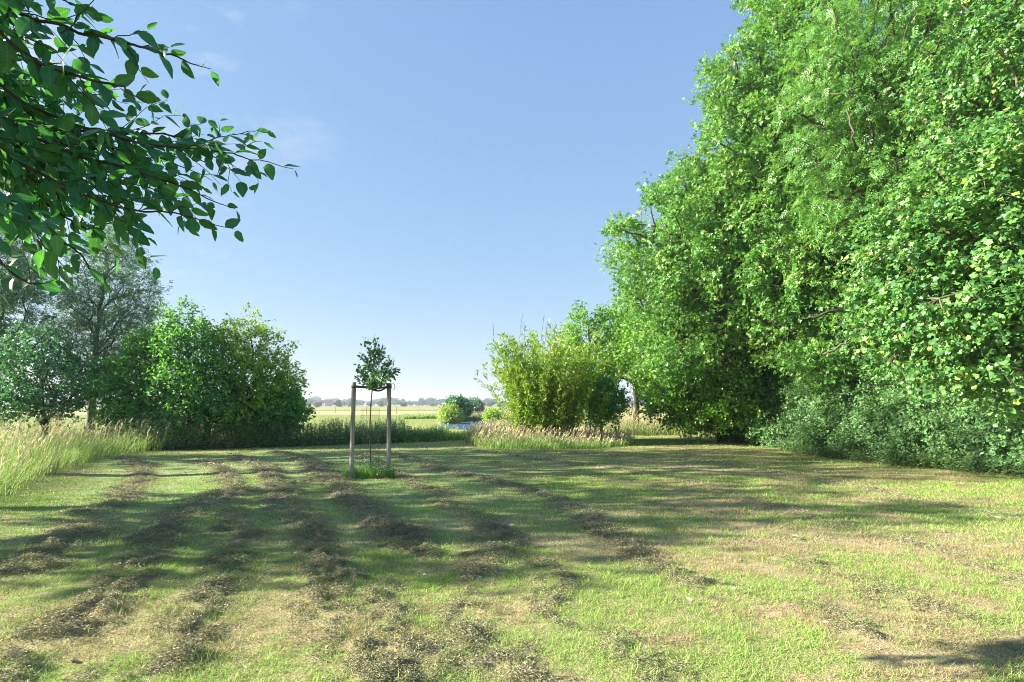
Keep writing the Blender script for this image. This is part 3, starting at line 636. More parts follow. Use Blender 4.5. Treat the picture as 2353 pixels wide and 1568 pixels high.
tree('oak_tree', [B(1950, 620, 190, 190, 17, 2.2), B(1850, 740, 130, 110, 18, 1.8), B(2080, 500, 120, 170, 17, 1.8), B(1960, 800, 150, 90, 17, 1.8), B(2120, 760, 120, 100, 16, 1.4), B(1870, 570, 130, 90, 17.2, 1.6), B(1800, 690, 110, 80, 18, 1.5)],
     gb(2060, 20), P(2000, 480, 17.4), 360, .44, M['oak'], M['bark'], SP, .165, 9, 12, .6, 7, 'oak with crooked bare limbs showing above the dark bushes', 'oak tree', trunk_r=.32, bf=.15, boughs=[([(2130, 775, 15.2), (2040, 748, 14.4), (1985, 758, 14.2), (1930, 745, 14.4)], .085), ([(2090, 800, 15.6), (2040, 792, 14.4), (1960, 784, 14.2), (1890, 815, 14.6)], .07), ([(1960, 720, 16), (1900, 715, 14.8), (1850, 735, 14.8)], .06)])
# trees behind that close the wood
for k, (u, Y, top, r, lab) in enumerate([(1900, 25, 150, 3.6, 'oak deep in the wood behind the tallest oak'), (2200, 22, -80, 3.8, 'oak deep in the wood behind the light green ash'),
                                  (1700, 27, 420, 3.2, 'oak deep in the wood behind the furthest reaching oak'), (2450, 17, -100, 3.6, 'oak deep in the wood behind the top right sycamore')]):
    b = gb(u, Y); zt = P(u, top, Y)[2]
    tree('oak_tree', [[b[0], b[1], zt * .62, r, r, zt * .38], [b[0] + 1, b[1], zt * .35, r * .9, r * .9, zt * .22], [b[0] - 1, b[1] - .5, zt * .7, r * .8, r * .8, zt * .25]],
         b, (b[0], b[1], zt * .8), 210, .7, M['oak'], M['bark'], SP, .26, 9, 8, .85, 40 + k, lab, 'oak tree', trunk_r=.32)
tree('hazel_shrub', [B(1690, 905, 80, 80, 21.6, 1.5), B(1620, 940, 75, 50, 22.4, 1.3), B(1745, 890, 65, 75, 21.2, 1.2), B(1690, 820, 70, 55, 21.4, 1.3)], gb(1700, 23), P(1695, 880, 22.5), 230, .34, M['maple'], M['bark'], T_ovate(.36), .12, 8, 9, .42, 33,
     'bright green hazel bush between the tall grass and the hawthorns', 'hazel bush', trunk_r=.06)
# hawthorn bushes along the edge
HB = [(1740, 950, 75, 55, 22.6, 1.3), (1815, 930, 85, 75, 20.2, 1.3), (1915, 925, 95, 95, 17.6, 1.3), (2030, 920, 105, 115, 15.6, 1.2), (2160, 930, 110, 125, 14.0, 1.2), (2290, 950, 100, 115, 12.8, 1.1), (2420, 960, 110, 130, 11.6, 1.1)]
HLAB = ['smallest hawthorn bush at the far end of the row beside the tall grass', 'hawthorn bush second from the far end of the row on the right', 'shaded hawthorn bush under the oak with bare limbs',
        'tall dark hawthorn bush in the middle of the row', 'shaded hawthorn bush below the hanging sycamore branches', 'paler hawthorn bush near the right border of the lawn', 'hawthorn bush cut off by the right edge of the photo']
for k, (u, v, ru, rv, Y, rd) in enumerate(HB):
    b = gb(u, Y + .5); s = Y / FPX
    E = [B(u, v, ru, rv, Y + .6, rd), [b[0], b[1] - .2, .55, ru * s * 1.05, rd * 1.05, .6], [b[0] - ru * s * .4, b[1] - .4, 1.0, ru * s * .6, rd * .8, .9]]
    tree('hawthorn_bush', E, b, (b[0], b[1], P(u, v, Y)[2]), 300, .20, M['thorn'], M['bark'], SP, .085, 8, 11, .30, 60 + k, HLAB[k], 'hawthorn bush', 'hawthorn bushes along the right edge', trunk_r=.06, bias=3.2)

# --- middle: behind the bamboo
tree('young_maple', [B(1330, 790, 40, 70, 25.5, .9), B(1390, 770, 45, 55, 25.5, 1.0), B(1360, 850, 60, 60, 25.5, 1.2), B(1330, 740, 18, 25, 25.5, .4), B(1400, 725, 18, 22, 25.5, .4)],
     gb(1355, 25.6), P(1355, 760, 25.6), 110, .33, M['maple'], M['bark'], RH, .13, 8, 9, .45, 8, 'young maple with upright shoots behind the bamboo', 'maple tree', trunk_r=.07, up=.8)
tree('dark_shrub', [B(1385, 925, 48, 55, 24, 1.0), B(1350, 890, 40, 50, 24.3, .9)], gb(1380, 24), P(1380, 910, 24), 120, .25, M['elder'], M['bark'], RH, .11, 8, 11, .35, 9, 'round dark green shrub right behind the bamboo', 'shrub', trunk_r=.05)
tree('slender_tree', [B(1450, 790, 50, 75, 30, 1.4), B(1420, 830, 30, 40, 30, .9), B(1500, 850, 45, 60, 30, 1.3), B(1440, 720, 30, 30, 30, .8)],
     gb(1463, 30), P(1455, 760, 30), 130, .38, M['maple'], M['dbark'], RH, .14, 8, 9, .5, 10, 'slender tree with a bare dark trunk beside the oaks', 'tree', trunk_r=.13, kx=.3)

# --- left side
tree('willow_tree', [B(250, 640, 75, 110, 23, 1.5), B(240, 560, 38, 50, 23, .9), B(270, 760, 90, 110, 23, 1.8), B(185, 740, 65, 90, 23, 1.5), B(310, 680, 45, 60, 23, 1), B(230, 860, 80, 70, 23, 1.4)],
     gb(205, 23), P(245, 560, 23), 330, .36, M['willow'], M['wbark'], SPN, .15, 7, 6, .5, 11, 'tall airy grey green willow with a slim trunk', 'willow tree', trunk_r=.15, droop=.15, up=.35, kx=.5)
tree('willow_tree', [B(20, 660, 75, 90, 21, 1.4), B(-60, 600, 90, 140, 21, 1.8), B(0, 760, 60, 50, 21, 1.2), B(-60, 800, 80, 100, 21, 1.4)],
     gb(-60, 21.5), P(-50, 560, 21.2), 200, .38, M['willow'], M['wbark'], SPN, .17, 8, 7, .5, 12, 'willow partly outside the left edge behind the hanging branches', 'willow tree', trunk_r=.14)
tree('dark_shrub', [B(90, 850, 80, 85, 19.5, 1.3), B(60, 920, 110, 45, 19.5, 1.3), B(160, 880, 60, 60, 19.8, 1.1), B(110, 790, 40, 40, 19.6, .7)],
     gb(100, 19.8), P(100, 800, 19.8), 170, .35, M['dark'], M['dbark'], RH, .12, 7, 8, .45, 13, 'dark small leaved tree left of the willow trunk', 'tree', trunk_r=.08)
tree('elder_shrub', [B(290, 880, 55, 55, 20.5, 1.0), B(300, 950, 60, 40, 20.5, .9), B(330, 820, 40, 50, 20.8, .8)],
     gb(320, 20.8), P(310, 860, 20.8), 110, .30, M['elder'], M['dbark'], RH, .13, 8, 9, .42, 14, 'low arching elder between the willow and the tall elder', 'elder shrub', trunk_r=.06, droop=.5)
tree('elder_shrub', [B(430, 820, 68, 72, 20.5, 1.2), B(412, 745, 32, 38, 20.5, .6), B(432, 715, 14, 18, 20.5, .3), B(352, 790, 22, 30, 20.5, .5), B(470, 765, 20, 18, 20.5, .4), B(450, 900, 100, 80, 20.5, 1.4), B(390, 900, 50, 70, 20.6, 1), B(420, 985, 80, 40, 20.2, .8)],
     gb(440, 20.8), P(430, 780, 20.8), 235, .33, M['elder'], M['dbark'], RH, .12, 8, 9, .45, 15, 'tall dark elder shrub right of the willow', 'elder shrub', trunk_r=.08)
tree('elder_shrub', [B(575, 865, 75, 72, 21.5, 1.4), B(598, 775, 36, 26, 21.5, .7), B(590, 750, 14, 14, 21.5, .3), B(652, 815, 18, 26, 21.5, .4), B(668, 870, 20, 30, 21.5, .5), B(540, 790, 60, 45, 21.4, .9), B(630, 915, 45, 55, 21.5, 1.1), B(570, 940, 100, 60, 21.4, 1.3)],
     gb(580, 21.8), P(585, 800, 21.8), 235, .35, M['elder_y'], M['dbark'], RH, .12, 8, 9, .45, 16, 'broad yellow green elder shrub with sun shining through it', 'elder shrub', trunk_r=.09)
tree('elder_shrub', [B(650, 945, 50, 45, 21.6, .9), B(600, 975, 60, 35, 21.4, .8)], gb(640, 21.9), P(650, 940, 21.9), 110, .27, M['elder'], M['dbark'], RH, .13, 9, 10, .38, 17, 'small rounded elder at the right end of the elder group', 'elder shrub', trunk_r=.05)

# --- trees standing left of the picture, whose shadows fall across the lawn
for k, (x, y, z0, z1, r, lab) in enumerate([(-14.2, 5.6, 3.2, 7.4, 1.7, 'smallest tree just left of the view'), (-16, 7.6, 4.6, 10.6, 2.4, 'tall tree just left of the view nearest the lawn'), (-17.8, 11.8, 5.2, 14.8, 3.0, 'tall tree left of the view behind the nearest one'),
                                 (-19.5, 15.8, 5.6, 16.5, 3.0, 'tall tree left of the view beside the cut off willow'), (-26, 14.5, 6, 17.0, 2.8, 'tallest tree far left of the view')]):
    c = (z0 + z1) / 2; hz = (z1 - z0) / 2
    tree('alder_tree', [[x, y, c, r, r, hz * .9], [x + .8, y + .6, c - hz * .4, r * .9, r * .8, hz * .5], [x - .6, y - .5, c + hz * .45, r * .7, r * .7, hz * .5]],
         (x, y, 0), (x, y, z1 * .85), 98, .80, M['dark'], M['bark'], SP, .25, 8, 5, .8, 80 + k, lab, 'alder tree', 'tall trees left of the view', trunk_r=.2)

# ------------------------------------------------------------------ near tree with hanging branches, upper left
def T_leaf(seed):
    rg = np.random.default_rng(seed); n = 13; t = np.linspace(0, 1, n)
    w = .30 * np.sin(pi * t ** .80) ** .8 * (1 - .15 * t); w[0] = .012; w[-1] = 0
    w[1:-1] += rg.normal(0, .010, n - 2) + .010 * (np.arange(1, n - 1) % 2)
    bend = -.16 * t ** 2 * rg.uniform(.3, 2.4); fold = rg.uniform(.05, .45)
    mid = np.stack([t, .03 * np.sin(3 * t + seed), bend], 1)
    Lf = mid + np.stack([0 * t, w, w * fold + .012 * np.sin(9 * t + seed)], 1); R = mid + np.stack([0 * t, -w * rg.uniform(.85, 1.05), w * fold + .012 * np.sin(8 * t)], 1)
    if rg.random() < .35:   # insect-bitten edge
        j = rg.integers(4, 10); Lf[j, 1] *= .45; Lf[j, 0] -= .01
    V = np.concatenate([mid, Lf, R]); F = []
    for i in range(n - 1):
        F += [[i, i + 1, n + i + 1], [i, n + i + 1, n + i], [i, 2 * n + i, 2 * n + i + 1], [i, 2 * n + i + 1, i + 1]]
    return V, np.array(F)
TL = [T_leaf(i) for i in range(8)]
def near_tree():
    rg = np.random.default_rng(77); base = np.array([-5.0, .6, .0])
    root = empty('near_tree', base); tag(root, 'tree at the upper left with large toothed leaves hanging in front of the sky', 'broadleaf tree')
    inv = Matrix.Translation(-Vector(base)); hub = np.array([-4.6, 1.2, 3.6])
    V, Fq, T = tube([base, base + [.1, .1, 1.2], base + [.15, .3, 2.4], hub, hub + [.1, .1, 1.6], hub + [.3, 0, 3.4]], np.array([.22, .18, .16, .14, .10, .05]), 12)
    o = mesh('trunk', [(V, Fq, 0, {}), (V, T, 0, {})], M['bark'], root, True); o.matrix_parent_inverse = inv
    main = [
     ([(-260,-200),(-60,-60),(60,30),(180,80),(300,95),(385,128),(440,150),(490,170)], 2.3, 2.5),
     ([(-260,-160),(-80,0),(30,110),(120,170),(220,190),(290,200),(320,222),(350,246)], 2.2, 2.3),
     ([(-300,-60),(-60,140),(70,240),(200,300),(330,325),(450,335),(540,350),(610,372),(680,390)], 2.7, 3.1),
     ([(-300,40),(-50,230),(90,320),(230,370),(340,400),(430,440),(490,470),(542,485)], 2.6, 2.9),
     ([(-300,140),(-60,300),(60,390),(180,450),(300,480),(400,490),(470,515),(540,532)], 2.5, 2.8),
     ([(-260,260),(-60,400),(40,480),(110,540),(170,580),(210,620),(245,645)], 2.2, 2.35),
     ([(-260,330),(-80,480),(-10,590),(40,640),(80,665),(125,650)], 2.0, 2.1),
     ([(-250,60),(-60,180),(60,270),(170,290),(270,310),(370,310),(450,330),(500,310),(560,300),(615,302)], 3.0, 3.3),
     ([(-240,200),(-40,330),(80,420),(160,430),(240,470),(290,520),(310,545)], 2.8, 3.0),
     ([(-240,0),(-60,80),(40,130),(110,150),(200,160),(225,215)], 2.9, 3.2),
     ([(-240,100),(-60,200),(60,260),(150,330),(250,350),(350,380)], 2.9, 3.2),
     ([(-240,300),(-40,440),(60,520),(130,600),(170,630)], 2.9, 3.1),
     ([(-240,-160),(-20,-100),(90,-30),(150,10),(200,20)], 2.1, 2.2),
     ([(-240,180),(-20,300),(120,360),(250,400),(350,440),(420,480)], 2.9, 3.2),
     ([(-240,120),(0,240),(150,300),(280,350),(370,370),(440,395),(480,410)], 3.1, 3.4),
     ([(-240,240),(-20,380),(100,470),(200,520),(270,510),(330,530)], 3.0, 3.2),
     ([(140,75),(175,50),(205,20),(222,-10)], 2.35, 2.35)]
    pos = []; Dv = []; Nv = []; sz = []; bl = []
    def put(p, d, s, face):
        pos.append(p); Dv.append(d); Nv.append(face); sz.append(s)
    for bi, (px, y0, y1) in enumerate(main):
        k = len(px); pts = np.array([P(u, v, y0 + (y1 - y0) * i / (k - 1)) for i, (u, v) in enumerate(px)])
        t = np.linspace(0, k - 1, k * 6); pts = np.stack([np.interp(t, np.arange(k), pts[:, c]) for c in range(3)], 1)
        pts += np.stack([fbm(t * .8 + bi * 3, t * 0 + c, 5) - .5 for c in range(3)], 1) * .06
        if bi != 16: pts = np.concatenate([[hub * .6 + pts[0] * .4 + [0, 0, .2]], pts]); 
        if bi != 16: pts = np.concatenate([[hub], pts])
        r = np.linspace(.010 if bi != 16 else .003, .0013, len(pts)); r[:2] = .03 if bi != 16 else .003
        V, Fq, T = tube(pts, r, 6, False); bl.append((V, Fq, 0, {}))
        # leaves straight on the shoot plus side shoots
        seglen = np.linalg.norm(np.diff(pts, axis=0), axis=1); cum = np.concatenate([[0], np.cumsum(seglen)])
        tot = cum[-1]; s = tot; side = 1
        while s > (cum[2] if bi != 16 else .05):
            p = np.array([np.interp(s, cum, pts[:, c]) for c in range(3)]); q = np.array([np.interp(max(0, s - .05), cum, pts[:, c]) for c in range(3)])
            d = nrm(p - q); ud = (tot - s)
            lat = nrm(np.cross(d, [0, -1, .25])) * side
            size = (.070 + .034 * rg.random()) * (.55 if ud < .05 else (.8 if ud < .2 else 1))
            put(p, nrm(d * .8 + lat * .75 + np.array([0, 0, -.35]) + rg.normal(0, .25, 3)), size, nrm(np.array([0, -.5, .75]) + rg.normal(0, .55, 3)))
            if ud > .22 and rg.random() < .72:
                sl = min(.55, .12 + ud * .35) * rg.uniform(.5, 1.1); sdir = nrm(d * .75 + lat * .6 + np.array([0, 0, -.12]) + rg.normal(0, .28, 3))
                m_ = max(3, int(sl / .04)); a = np.linspace(0, 1, m_)[:, None]; tw = p + sdir * sl * a + np.array([0, 0, -.22]) * sl * a ** 2 + np.concatenate([np.zeros((1, 3)), rg.normal(0, .006, (m_ - 1, 3))])
                V, Fq, T = tube(tw, np.linspace(.0028, .001, m_), 4, False); bl.append((V, Fq, 0, {}))
                for w_ in range(1, m_):
                    l2 = nrm(np.cross(sdir, [0, -1, .2])) * (1 if w_ % 2 else -1)
                    put(tw[w_], nrm(sdir * .7 + l2 * .8 + np.array([0, 0, -.4]) + rg.normal(0, .25, 3)), (.058 + .034 * rg.random()) * (1 if w_ < m_ - 1 else .7), nrm(np.array([0, -.45, .75]) + rg.normal(0, .6, 3)))
            s -= rg.uniform(.045, .075); side = -side
    # the mass of the crown, out of the picture to the left and above
    n = 5200; q = np.stack([rg.uniform(-6.4, -2.6, n), rg.uniform(-1.6, 2.1, n), rg.uniform(2.4, 5.2, n)], 1)
    q = q[(q[:, 0] < -q[:, 1] * .93 - .15) & (((q - [-4.5, 1.2, 4.4]) / [2.0, 2.6, 2.6]) ** 2).sum(1).__lt__(1)]
    for a in q: put(a, rg.normal(size=3) + [.5, 0, -.4], .1 * rg.uniform(.7, 1.2), rg.normal(size=3) * .6 + [0, 0, .8])
    for a in q[::14]:
        V, Fq, T = tube([hub + rg.normal(0, .05, 3), hub * .5 + a * .5 + [0, 0, .15], a], np.array([.02, .01, .002]), 5, False); bl.append((V, Fq, 0, {}))
    o = mesh('branches', bl, M['dbark'], root, True); o.matrix_parent_inverse = inv
    pos, Dv, Nv, sz = map(np.array, (pos, Dv, Nv, sz)); ty = rg.integers(0, 8, len(pos)); lb = []
    for i in range(8):
        k = ty == i; V, Fq = leaves(pos[k] + nrm(Dv[k]) * .008, Dv[k], Nv[k], sz[k] * 1.12, TL[i], rg.uniform(.8, 1.2, k.sum())); tv = TL[i][0]; lb.append((V, Fq, 0, {'along': np.tile(tv[:, 0], k.sum()), 'across': np.tile(np.abs(tv[:, 1] - .03 * np.sin(3 * tv[:, 0] + i)), k.sum())}))
    o = mesh('crown', lb, M['beech'], root, False); o.matrix_parent_inverse = inv
near_tree()

# ------------------------------------------------------------------ bamboo clump
def bamboo():
    rg = np.random.default_rng(55); c = gb(1255, 22.5); root = empty('bamboo_clump', c); inv = Matrix.Translation(-Vector(c))
    tag(root, 'dense yellow green bamboo clump standing in the uncut grass island', 'bamboo')
    n = 190; a = rg.random(n) * 2 * pi; r = np.sqrt(rg.random(n)) * np.where(rg.random(n) < .85, 1.0, 1.5); b = np.stack([c[0] + r * np.cos(a) * 1.35, c[1] + r * np.sin(a) * .9, np.full(n, .0)], 1)
    H = rg.uniform(2.8, 5.0, n) * (1 - .26 * np.clip(r - .5, 0, 1) ); outd = np.stack([np.cos(a) * .85 + .04, np.sin(a), 0 * a], 1) * (r * .80 + .22)[:, None] + np.concatenate([rg.normal(0, .25, (n, 2)), np.zeros((n, 1))], 1)
    k = 9; t = np.linspace(0, 1, k)
    stems = b[:, None] + outd[:, None] * (t ** 1.9)[None, :, None] * (H / 4)[:, None, None] * 1.25 + np.array([0, 0, 1.]) * (H[:, None] * t[None] * (1 - .09 * t[None]))[..., None]
    p0 = stems[:, :-1].reshape(-1, 3); p1 = stems[:, 1:].reshape(-1, 3); rr = .011 * (1 - .88 * t)
    V, Fq = frusta(p0, p1, np.tile(rr[:-1], n), np.tile(rr[1:], n), 5); bl = [(V, Fq, 0, {})]
    # a bent cane reaching out to the left
    lb = np.array([P(1180, 985, 22.0), P(1150, 930, 22), P(1125, 895, 22), P(1098, 868, 22)]); V, Fq, T = tube(lb, np.array([.01, .008, .005, .002]), 5, False); bl.append((V, Fq, 0, {}))
    # side twigs
    m_ = 30; ti = rg.uniform(.16, 1, (n, m_)); idx = ti * (k - 1); i0 = np.minimum(idx.astype(int), k - 2); f = (idx - i0)[..., None]
    st = np.take_along_axis(stems, i0[..., None], 1) * (1 - f) + np.take_along_axis(stems, (i0 + 1)[..., None], 1) * f
    az = rg.random((n, m_)) * 2 * pi; td = np.stack([np.cos(az), np.sin(az), rg.uniform(.6, 1.7, (n, m_))], -1); td = nrm(td + outd[:, None] * .35)
    tl = rg.uniform(.15, .40, (n, m_)) * (1.1 - .4 * ti); s0 = st.reshape(-1, 3); s1 = (st + td * tl[..., None]).reshape(-1, 3)
    ext = np.linspace(0, 1, 14)[:, None] * (len(lb) - 1); e0 = np.stack([np.interp(ext[:, 0], np.arange(4), lb[:, q]) for q in range(3)], 1); e1 = e0 + nrm(rg.normal(0, .5, (14, 3)) + [-.5, 0, .7]) * .25
    s0 = np.concatenate([s0, e0]); s1 = np.concatenate([s1, e1])
    V, Fq = frusta(s0, s1, np.full(len(s0), .0035), np.full(len(s0), .0015), 3); bl.append((V, Fq, 0, {}))
    # bare dead tips above the crown
    dead = []; 
    for u, v, h in [(1135, 800, 55), (1190, 790, 70), (1205, 800, 62), (1240, 790, 72), (1248, 795, 55), (1270, 790, 60), (1300, 800, 55), (1160, 815, 45), (1220, 800, 40), (1285, 800, 40)]:
        p = P(u, v + 25, 22.4); q = P(u + rg.uniform(-14, 12), v - h, 22.4)
        dead.append((p, q))
        for z in range(7):
            s = rg.uniform(.3, .9); a_ = p * (1 - s) + q * s; dead.append((a_, a_ + nrm(q - p + rg.normal(0, .3, 3)) * rg.uniform(.12, .35)))
    V, Fq = frusta([d[0] for d in dead], [d[1] for d in dead], np.full(len(dead), .006), np.full(len(dead), .002), 3); bl.append((V, Fq, 1, {}))
    o = mesh('canes', bl, [M['cane'], M['twig']], root); o.matrix_parent_inverse = inv
    l = 9; q = len(s0); tt = rg.random((q, l)) ** .6; pos = (s0[:, None] + (s1 - s0)[:, None] * tt[..., None]).reshape(-1, 3); dd = np.repeat(nrm(s1 - s0), l, 0)
    Dv = nrm(dd * .8 + rg.normal(0, .45, (q * l, 3)) + [0, 0, -.1]); Nv = rg.normal(0, .6, (q * l, 3)) + [0, 0, .6]
    V, Fq = leaves(pos, Dv, Nv, rg.uniform(.09, .19, q * l), T_rhomb(.12, .03)); o = mesh('foliage', [(V, Fq, 0, {})], M['bamboo'], root); o.matrix_parent_inverse = inv
bamboo()
def cane(u, v0, v1, label, lean=0, seed=1, nl=10):
    b = gb(u, EYE * FPX / (v0 - VH)); rg = np.random.default_rng(seed); tp = P(u + lean, v1, b[1]); root = empty('young_shoot', b); inv = Matrix.Translation(-Vector(b))
    tag(root, label, 'young shoot', 'thin shoots in the grass island')
    pts = np.array([b * (1 - t) + tp * t + [.04 * sin(4 * t), 0, 0] for t in np.linspace(0, 1, 7)]); V, Fq, T = tube(pts, np.linspace(.011, .004, 7), 6)
    o = mesh('stem', [(V, Fq, 0, {}), (V, T, 0, {})], M['dbark'], root, True); o.matrix_parent_inverse = inv
    t = rg.uniform(.45, 1, nl * 3)[:, None]; pos = b * (1 - t) + tp * t; V, Fq = leaves(pos, rg.normal(size=(nl * 3, 3)) + [0, 0, .3], rg.normal(size=(nl * 3, 3)) + [0, 0, 1], rg.uniform(.05, .12, nl * 3), T_rhomb(.2))
    o = mesh('leaves', [(V, Fq, 0, {})], M['maple'], root); o.matrix_parent_inverse = inv
cane(1457, 1023, 880, 'tall thin shoot at the right tip of the grass island', -8, 1, 12)
cane(1424, 1016, 962, 'short thin shoot left of the right tip of the grass island', -3, 2, 14)
cane(1265, 1012, 952, 'dark thin shoot in the grass in front of the bamboo', -4, 3, 6)
cane(1237, 1010, 940, 'thin shoot below the middle of the bamboo', -4, 4, 6)

# ------------------------------------------------------------------ sapling between two stakes
def stake(u0, v0, u1, v1, label):
    b = gb(u0, EYE * FPX / (v0 - VH)); t = P(u1, v1, b[1]); rg = np.random.default_rng(int(u0)); n = 14; f = np.linspace(0, 1, n)[:, None]
    pts = b * (1 - f) + t * f; pts[0, 2] -= .1; r = .046 + rg.normal(0, .0006, n); r = np.append(r, [.040]); pts = np.vstack([pts, t + [0, 0, .012]])
    o = tube_obj('tree_stake', pts, r, M['post'], None, 16, origin=tuple(b)); tag(o, label, 'stake', 'wooden stakes of the sapling'); return pts
ps1 = stake(807, 1103, 813.5, 880, 'round wooden stake left of the sapling')
ps2 = stake(893.5, 1097, 894, 882, 'round wooden stake right of the sapling with the strap coiled on top')
def sapling():
    rg = np.random.default_rng(12); b = gb(852.5, 11.95); root = empty('young_tree', b); inv = Matrix.Translation(-Vector(b)); tag(root, 'thin young tree tied between two wooden stakes', 'sapling')
    Y = 11.95; st = np.array([b, P(851, 1040, Y), P(849.5, 990, Y), P(853, 920, Y), P(856, 890, Y), P(858, 850, Y), P(862, 815, Y), P(863, 785, Y)])
    V, Fq, T = tube(st, np.array([.015, .013, .0125, .012, .011, .008, .005, .002]), 8); o = mesh('trunk', [(V, Fq, 0, {}), (V, T, 0, {})], M['bark'], root, True); o.matrix_parent_inverse = inv
    tips = [(828, 812), (840, 785), (849, 800), (822, 842), (835, 862), (820, 868), (880, 800), (886, 812), (898, 822), (905, 845), (915, 850), (890, 868), (845, 882), (878, 880), (862, 780), (870, 830), (845, 830), (900, 860), (830, 850), (875, 855), (855, 870), (893, 838), (838, 822), (868, 800), (908, 855), (900, 832), (826, 855), (884, 875)]
    bl = []; lp = []; ld_ = []
    for u, v in tips:
        q = P(u, v, Y + rg.uniform(-.3, .3)); s = P(857, min(888, v + rg.uniform(25, 50)), Y); mid = (q + s) / 2 + [0, 0, -.03]; V, Fq, T = tube([s, mid, q], np.array([.004, .003, .0015]), 4, False); bl.append((V, Fq, 0, {}))
        for w_ in range(42):
            t = rg.random() ** .7; p = s * (1 - t) ** 2 + 2 * t * (1 - t) * mid + q * t * t; lp.append(p + rg.normal(0, .035, 3)); ld_.append(nrm(q - s) * .6 + rg.normal(0, .6, 3) + [0, 0, -.1])
    o = mesh('branches', bl, M['bark'], root); o.matrix_parent_inverse = inv
    lp = np.array(lp); ld_ = np.array(ld_); V, Fq = leaves(lp, ld_, rg.normal(0, .7, (len(lp), 3)) + [0, -.2, .5], rg.uniform(.055, .09, len(lp)), T_ovate(.3)); o = mesh('crown', [(V, Fq, 0, {})], M['sap'], root); o.matrix_parent_inverse = inv
    return st
st = sapling()
def band(path, width, thick, up=(0, 0, 1)):
    """flat strap along a path"""
    path = np.asarray(path, float); d = nrm(np.gradient(path, axis=0)); upv = np.tile(np.array(up, float), (len(path), 1)); sdv = nrm(np.cross(d, upv)); upv = nrm(np.cross(sdv, d))
    V = np.stack([path + upv * width / 2 + sdv * thick / 2, path + upv * width / 2 - sdv * thick / 2, path - upv * width / 2 - sdv * thick / 2, path - upv * width / 2 + sdv * thick / 2], 1).reshape(-1, 3)
    F = []
    for i in range(len(path) - 1):
        for j in range(4): F.append([4 * i + j, 4 * i + (j + 1) % 4, 4 * i + 4 + (j + 1) % 4, 4 * i + 4 + j])
    F += [[3, 2, 1, 0], [4 * len(path) - 4 + q for q in range(4)]]
    return V, np.array(F)
def ring(c, r, width, thick, n=20, a0=0, a1=2 * pi, tilt=0):
    a = np.linspace(a0, a1, n); return band(np.stack([c[0] + r * np.cos(a), c[1] + r * np.sin(a), c[2] + tilt * np.cos(a)], 1), width, thick)
Ys = 11.95
c1 = ps1[-2].copy(); c1[2] = P(0, 889, c1[1])[2]; c2 = ps2[-2].copy(); c2[2] = P(0, 892, c2[1])[2]; sm = P(856, 890, Ys)
r1 = ring(c1, .050, .055, .006); pa = np.array([c1 + [.04, -.04, 0], (c1 + sm) / 2 + [0, -.025, -.004], sm + [-.012, -.016, -.01], sm + [.016, -.006, -.01]]); r2 = band(pa, .05, .006); r3 = ring(sm + [0, 0, -.01], .019, .05, .006, 12)
o = mesh('strap', [(*r1, 0, {}), (*r2, 0, {}), (*r3, 0, {})], M['strap'], origin=tuple(c1)); tag(o, 'taut brown rubber strap from the left stake to the sapling', 'strap')
s2 = sm + [0, 0, -.05]; tt = np.linspace(0, 1, 12)[:, None]
pb = s2 * (1 - tt) + (c2 + [-.04, -.045, .015]) * tt + [0, -.02, 0] - np.array([0, 0, .05]) * np.sin(pi * tt); pc = s2 * (1 - tt) + (c2 + [-.04, .045, .03]) * tt + [0, .02, 0] - np.array([0, 0, .0]) * np.sin(pi * tt)
coil = [ring(c2 + [0, 0, .02], .050, .05, .006, 20, tilt=.01), ring(c2 + [.0, 0, .045], .055, .045, .006, 20, tilt=-.02)]
lo_ = [c2 + [.05 + .045 * (1 - cos(a)) * .9, -.035, .03 + .075 * sin(a)] for a in np.linspace(-.6, 2 * pi - 1.2, 18)]
lp2 = [c2 + [-.05 + .03 * cos(a), -.055, .04 + .06 * sin(a)] for a in np.linspace(.2, pi + .6, 12)]
o = mesh('strap', [(*band(pb, .035, .006), 0, {}), (*band(pc, .035, .006), 0, {}), (*ring(s2, .02, .04, .006, 12), 0, {})] + [(*c_, 0, {}) for c_ in coil] + [(*band(lo_, .03, .006, (0, 1, 0)), 0, {}), (*band(lp2, .03, .006, (0, 1, 0)), 0, {})], M['strap'], origin=tuple(c2))
tag(o, 'slack doubled brown strap from the sapling looped round the right stake', 'strap')
# wire guard round the stem
bw = gb(851, 11.95); R = .19; zt = 1.46; p0 = []; p1 = []
for i in range(36):
    a = 2 * pi * i / 36; p0.append([bw[0] + R * cos(a), bw[1] + R * sin(a), .04]); p1.append([bw[0] + R * cos(a), bw[1] + R * sin(a), zt])
for z in np.arange(.06, zt + .01, .035):
    for i in range(36):
        a, b = 2 * pi * i / 36, 2 * pi * (i + 1) / 36; p0.append([bw[0] + R * cos(a), bw[1] + R * sin(a), z]); p1.append([bw[0] + R * cos(b), bw[1] + R * sin(b), z])
V, Fq = frusta(p0, p1, np.full(len(p0), .0008), np.full(len(p0), .0008), 3)
o = mesh('mesh_guard', [(V, Fq, 0, {})], M['wire'], origin=tuple(bw)); tag(o, 'fine wire mesh sleeve round the lower stem of the sapling', 'tree guard')
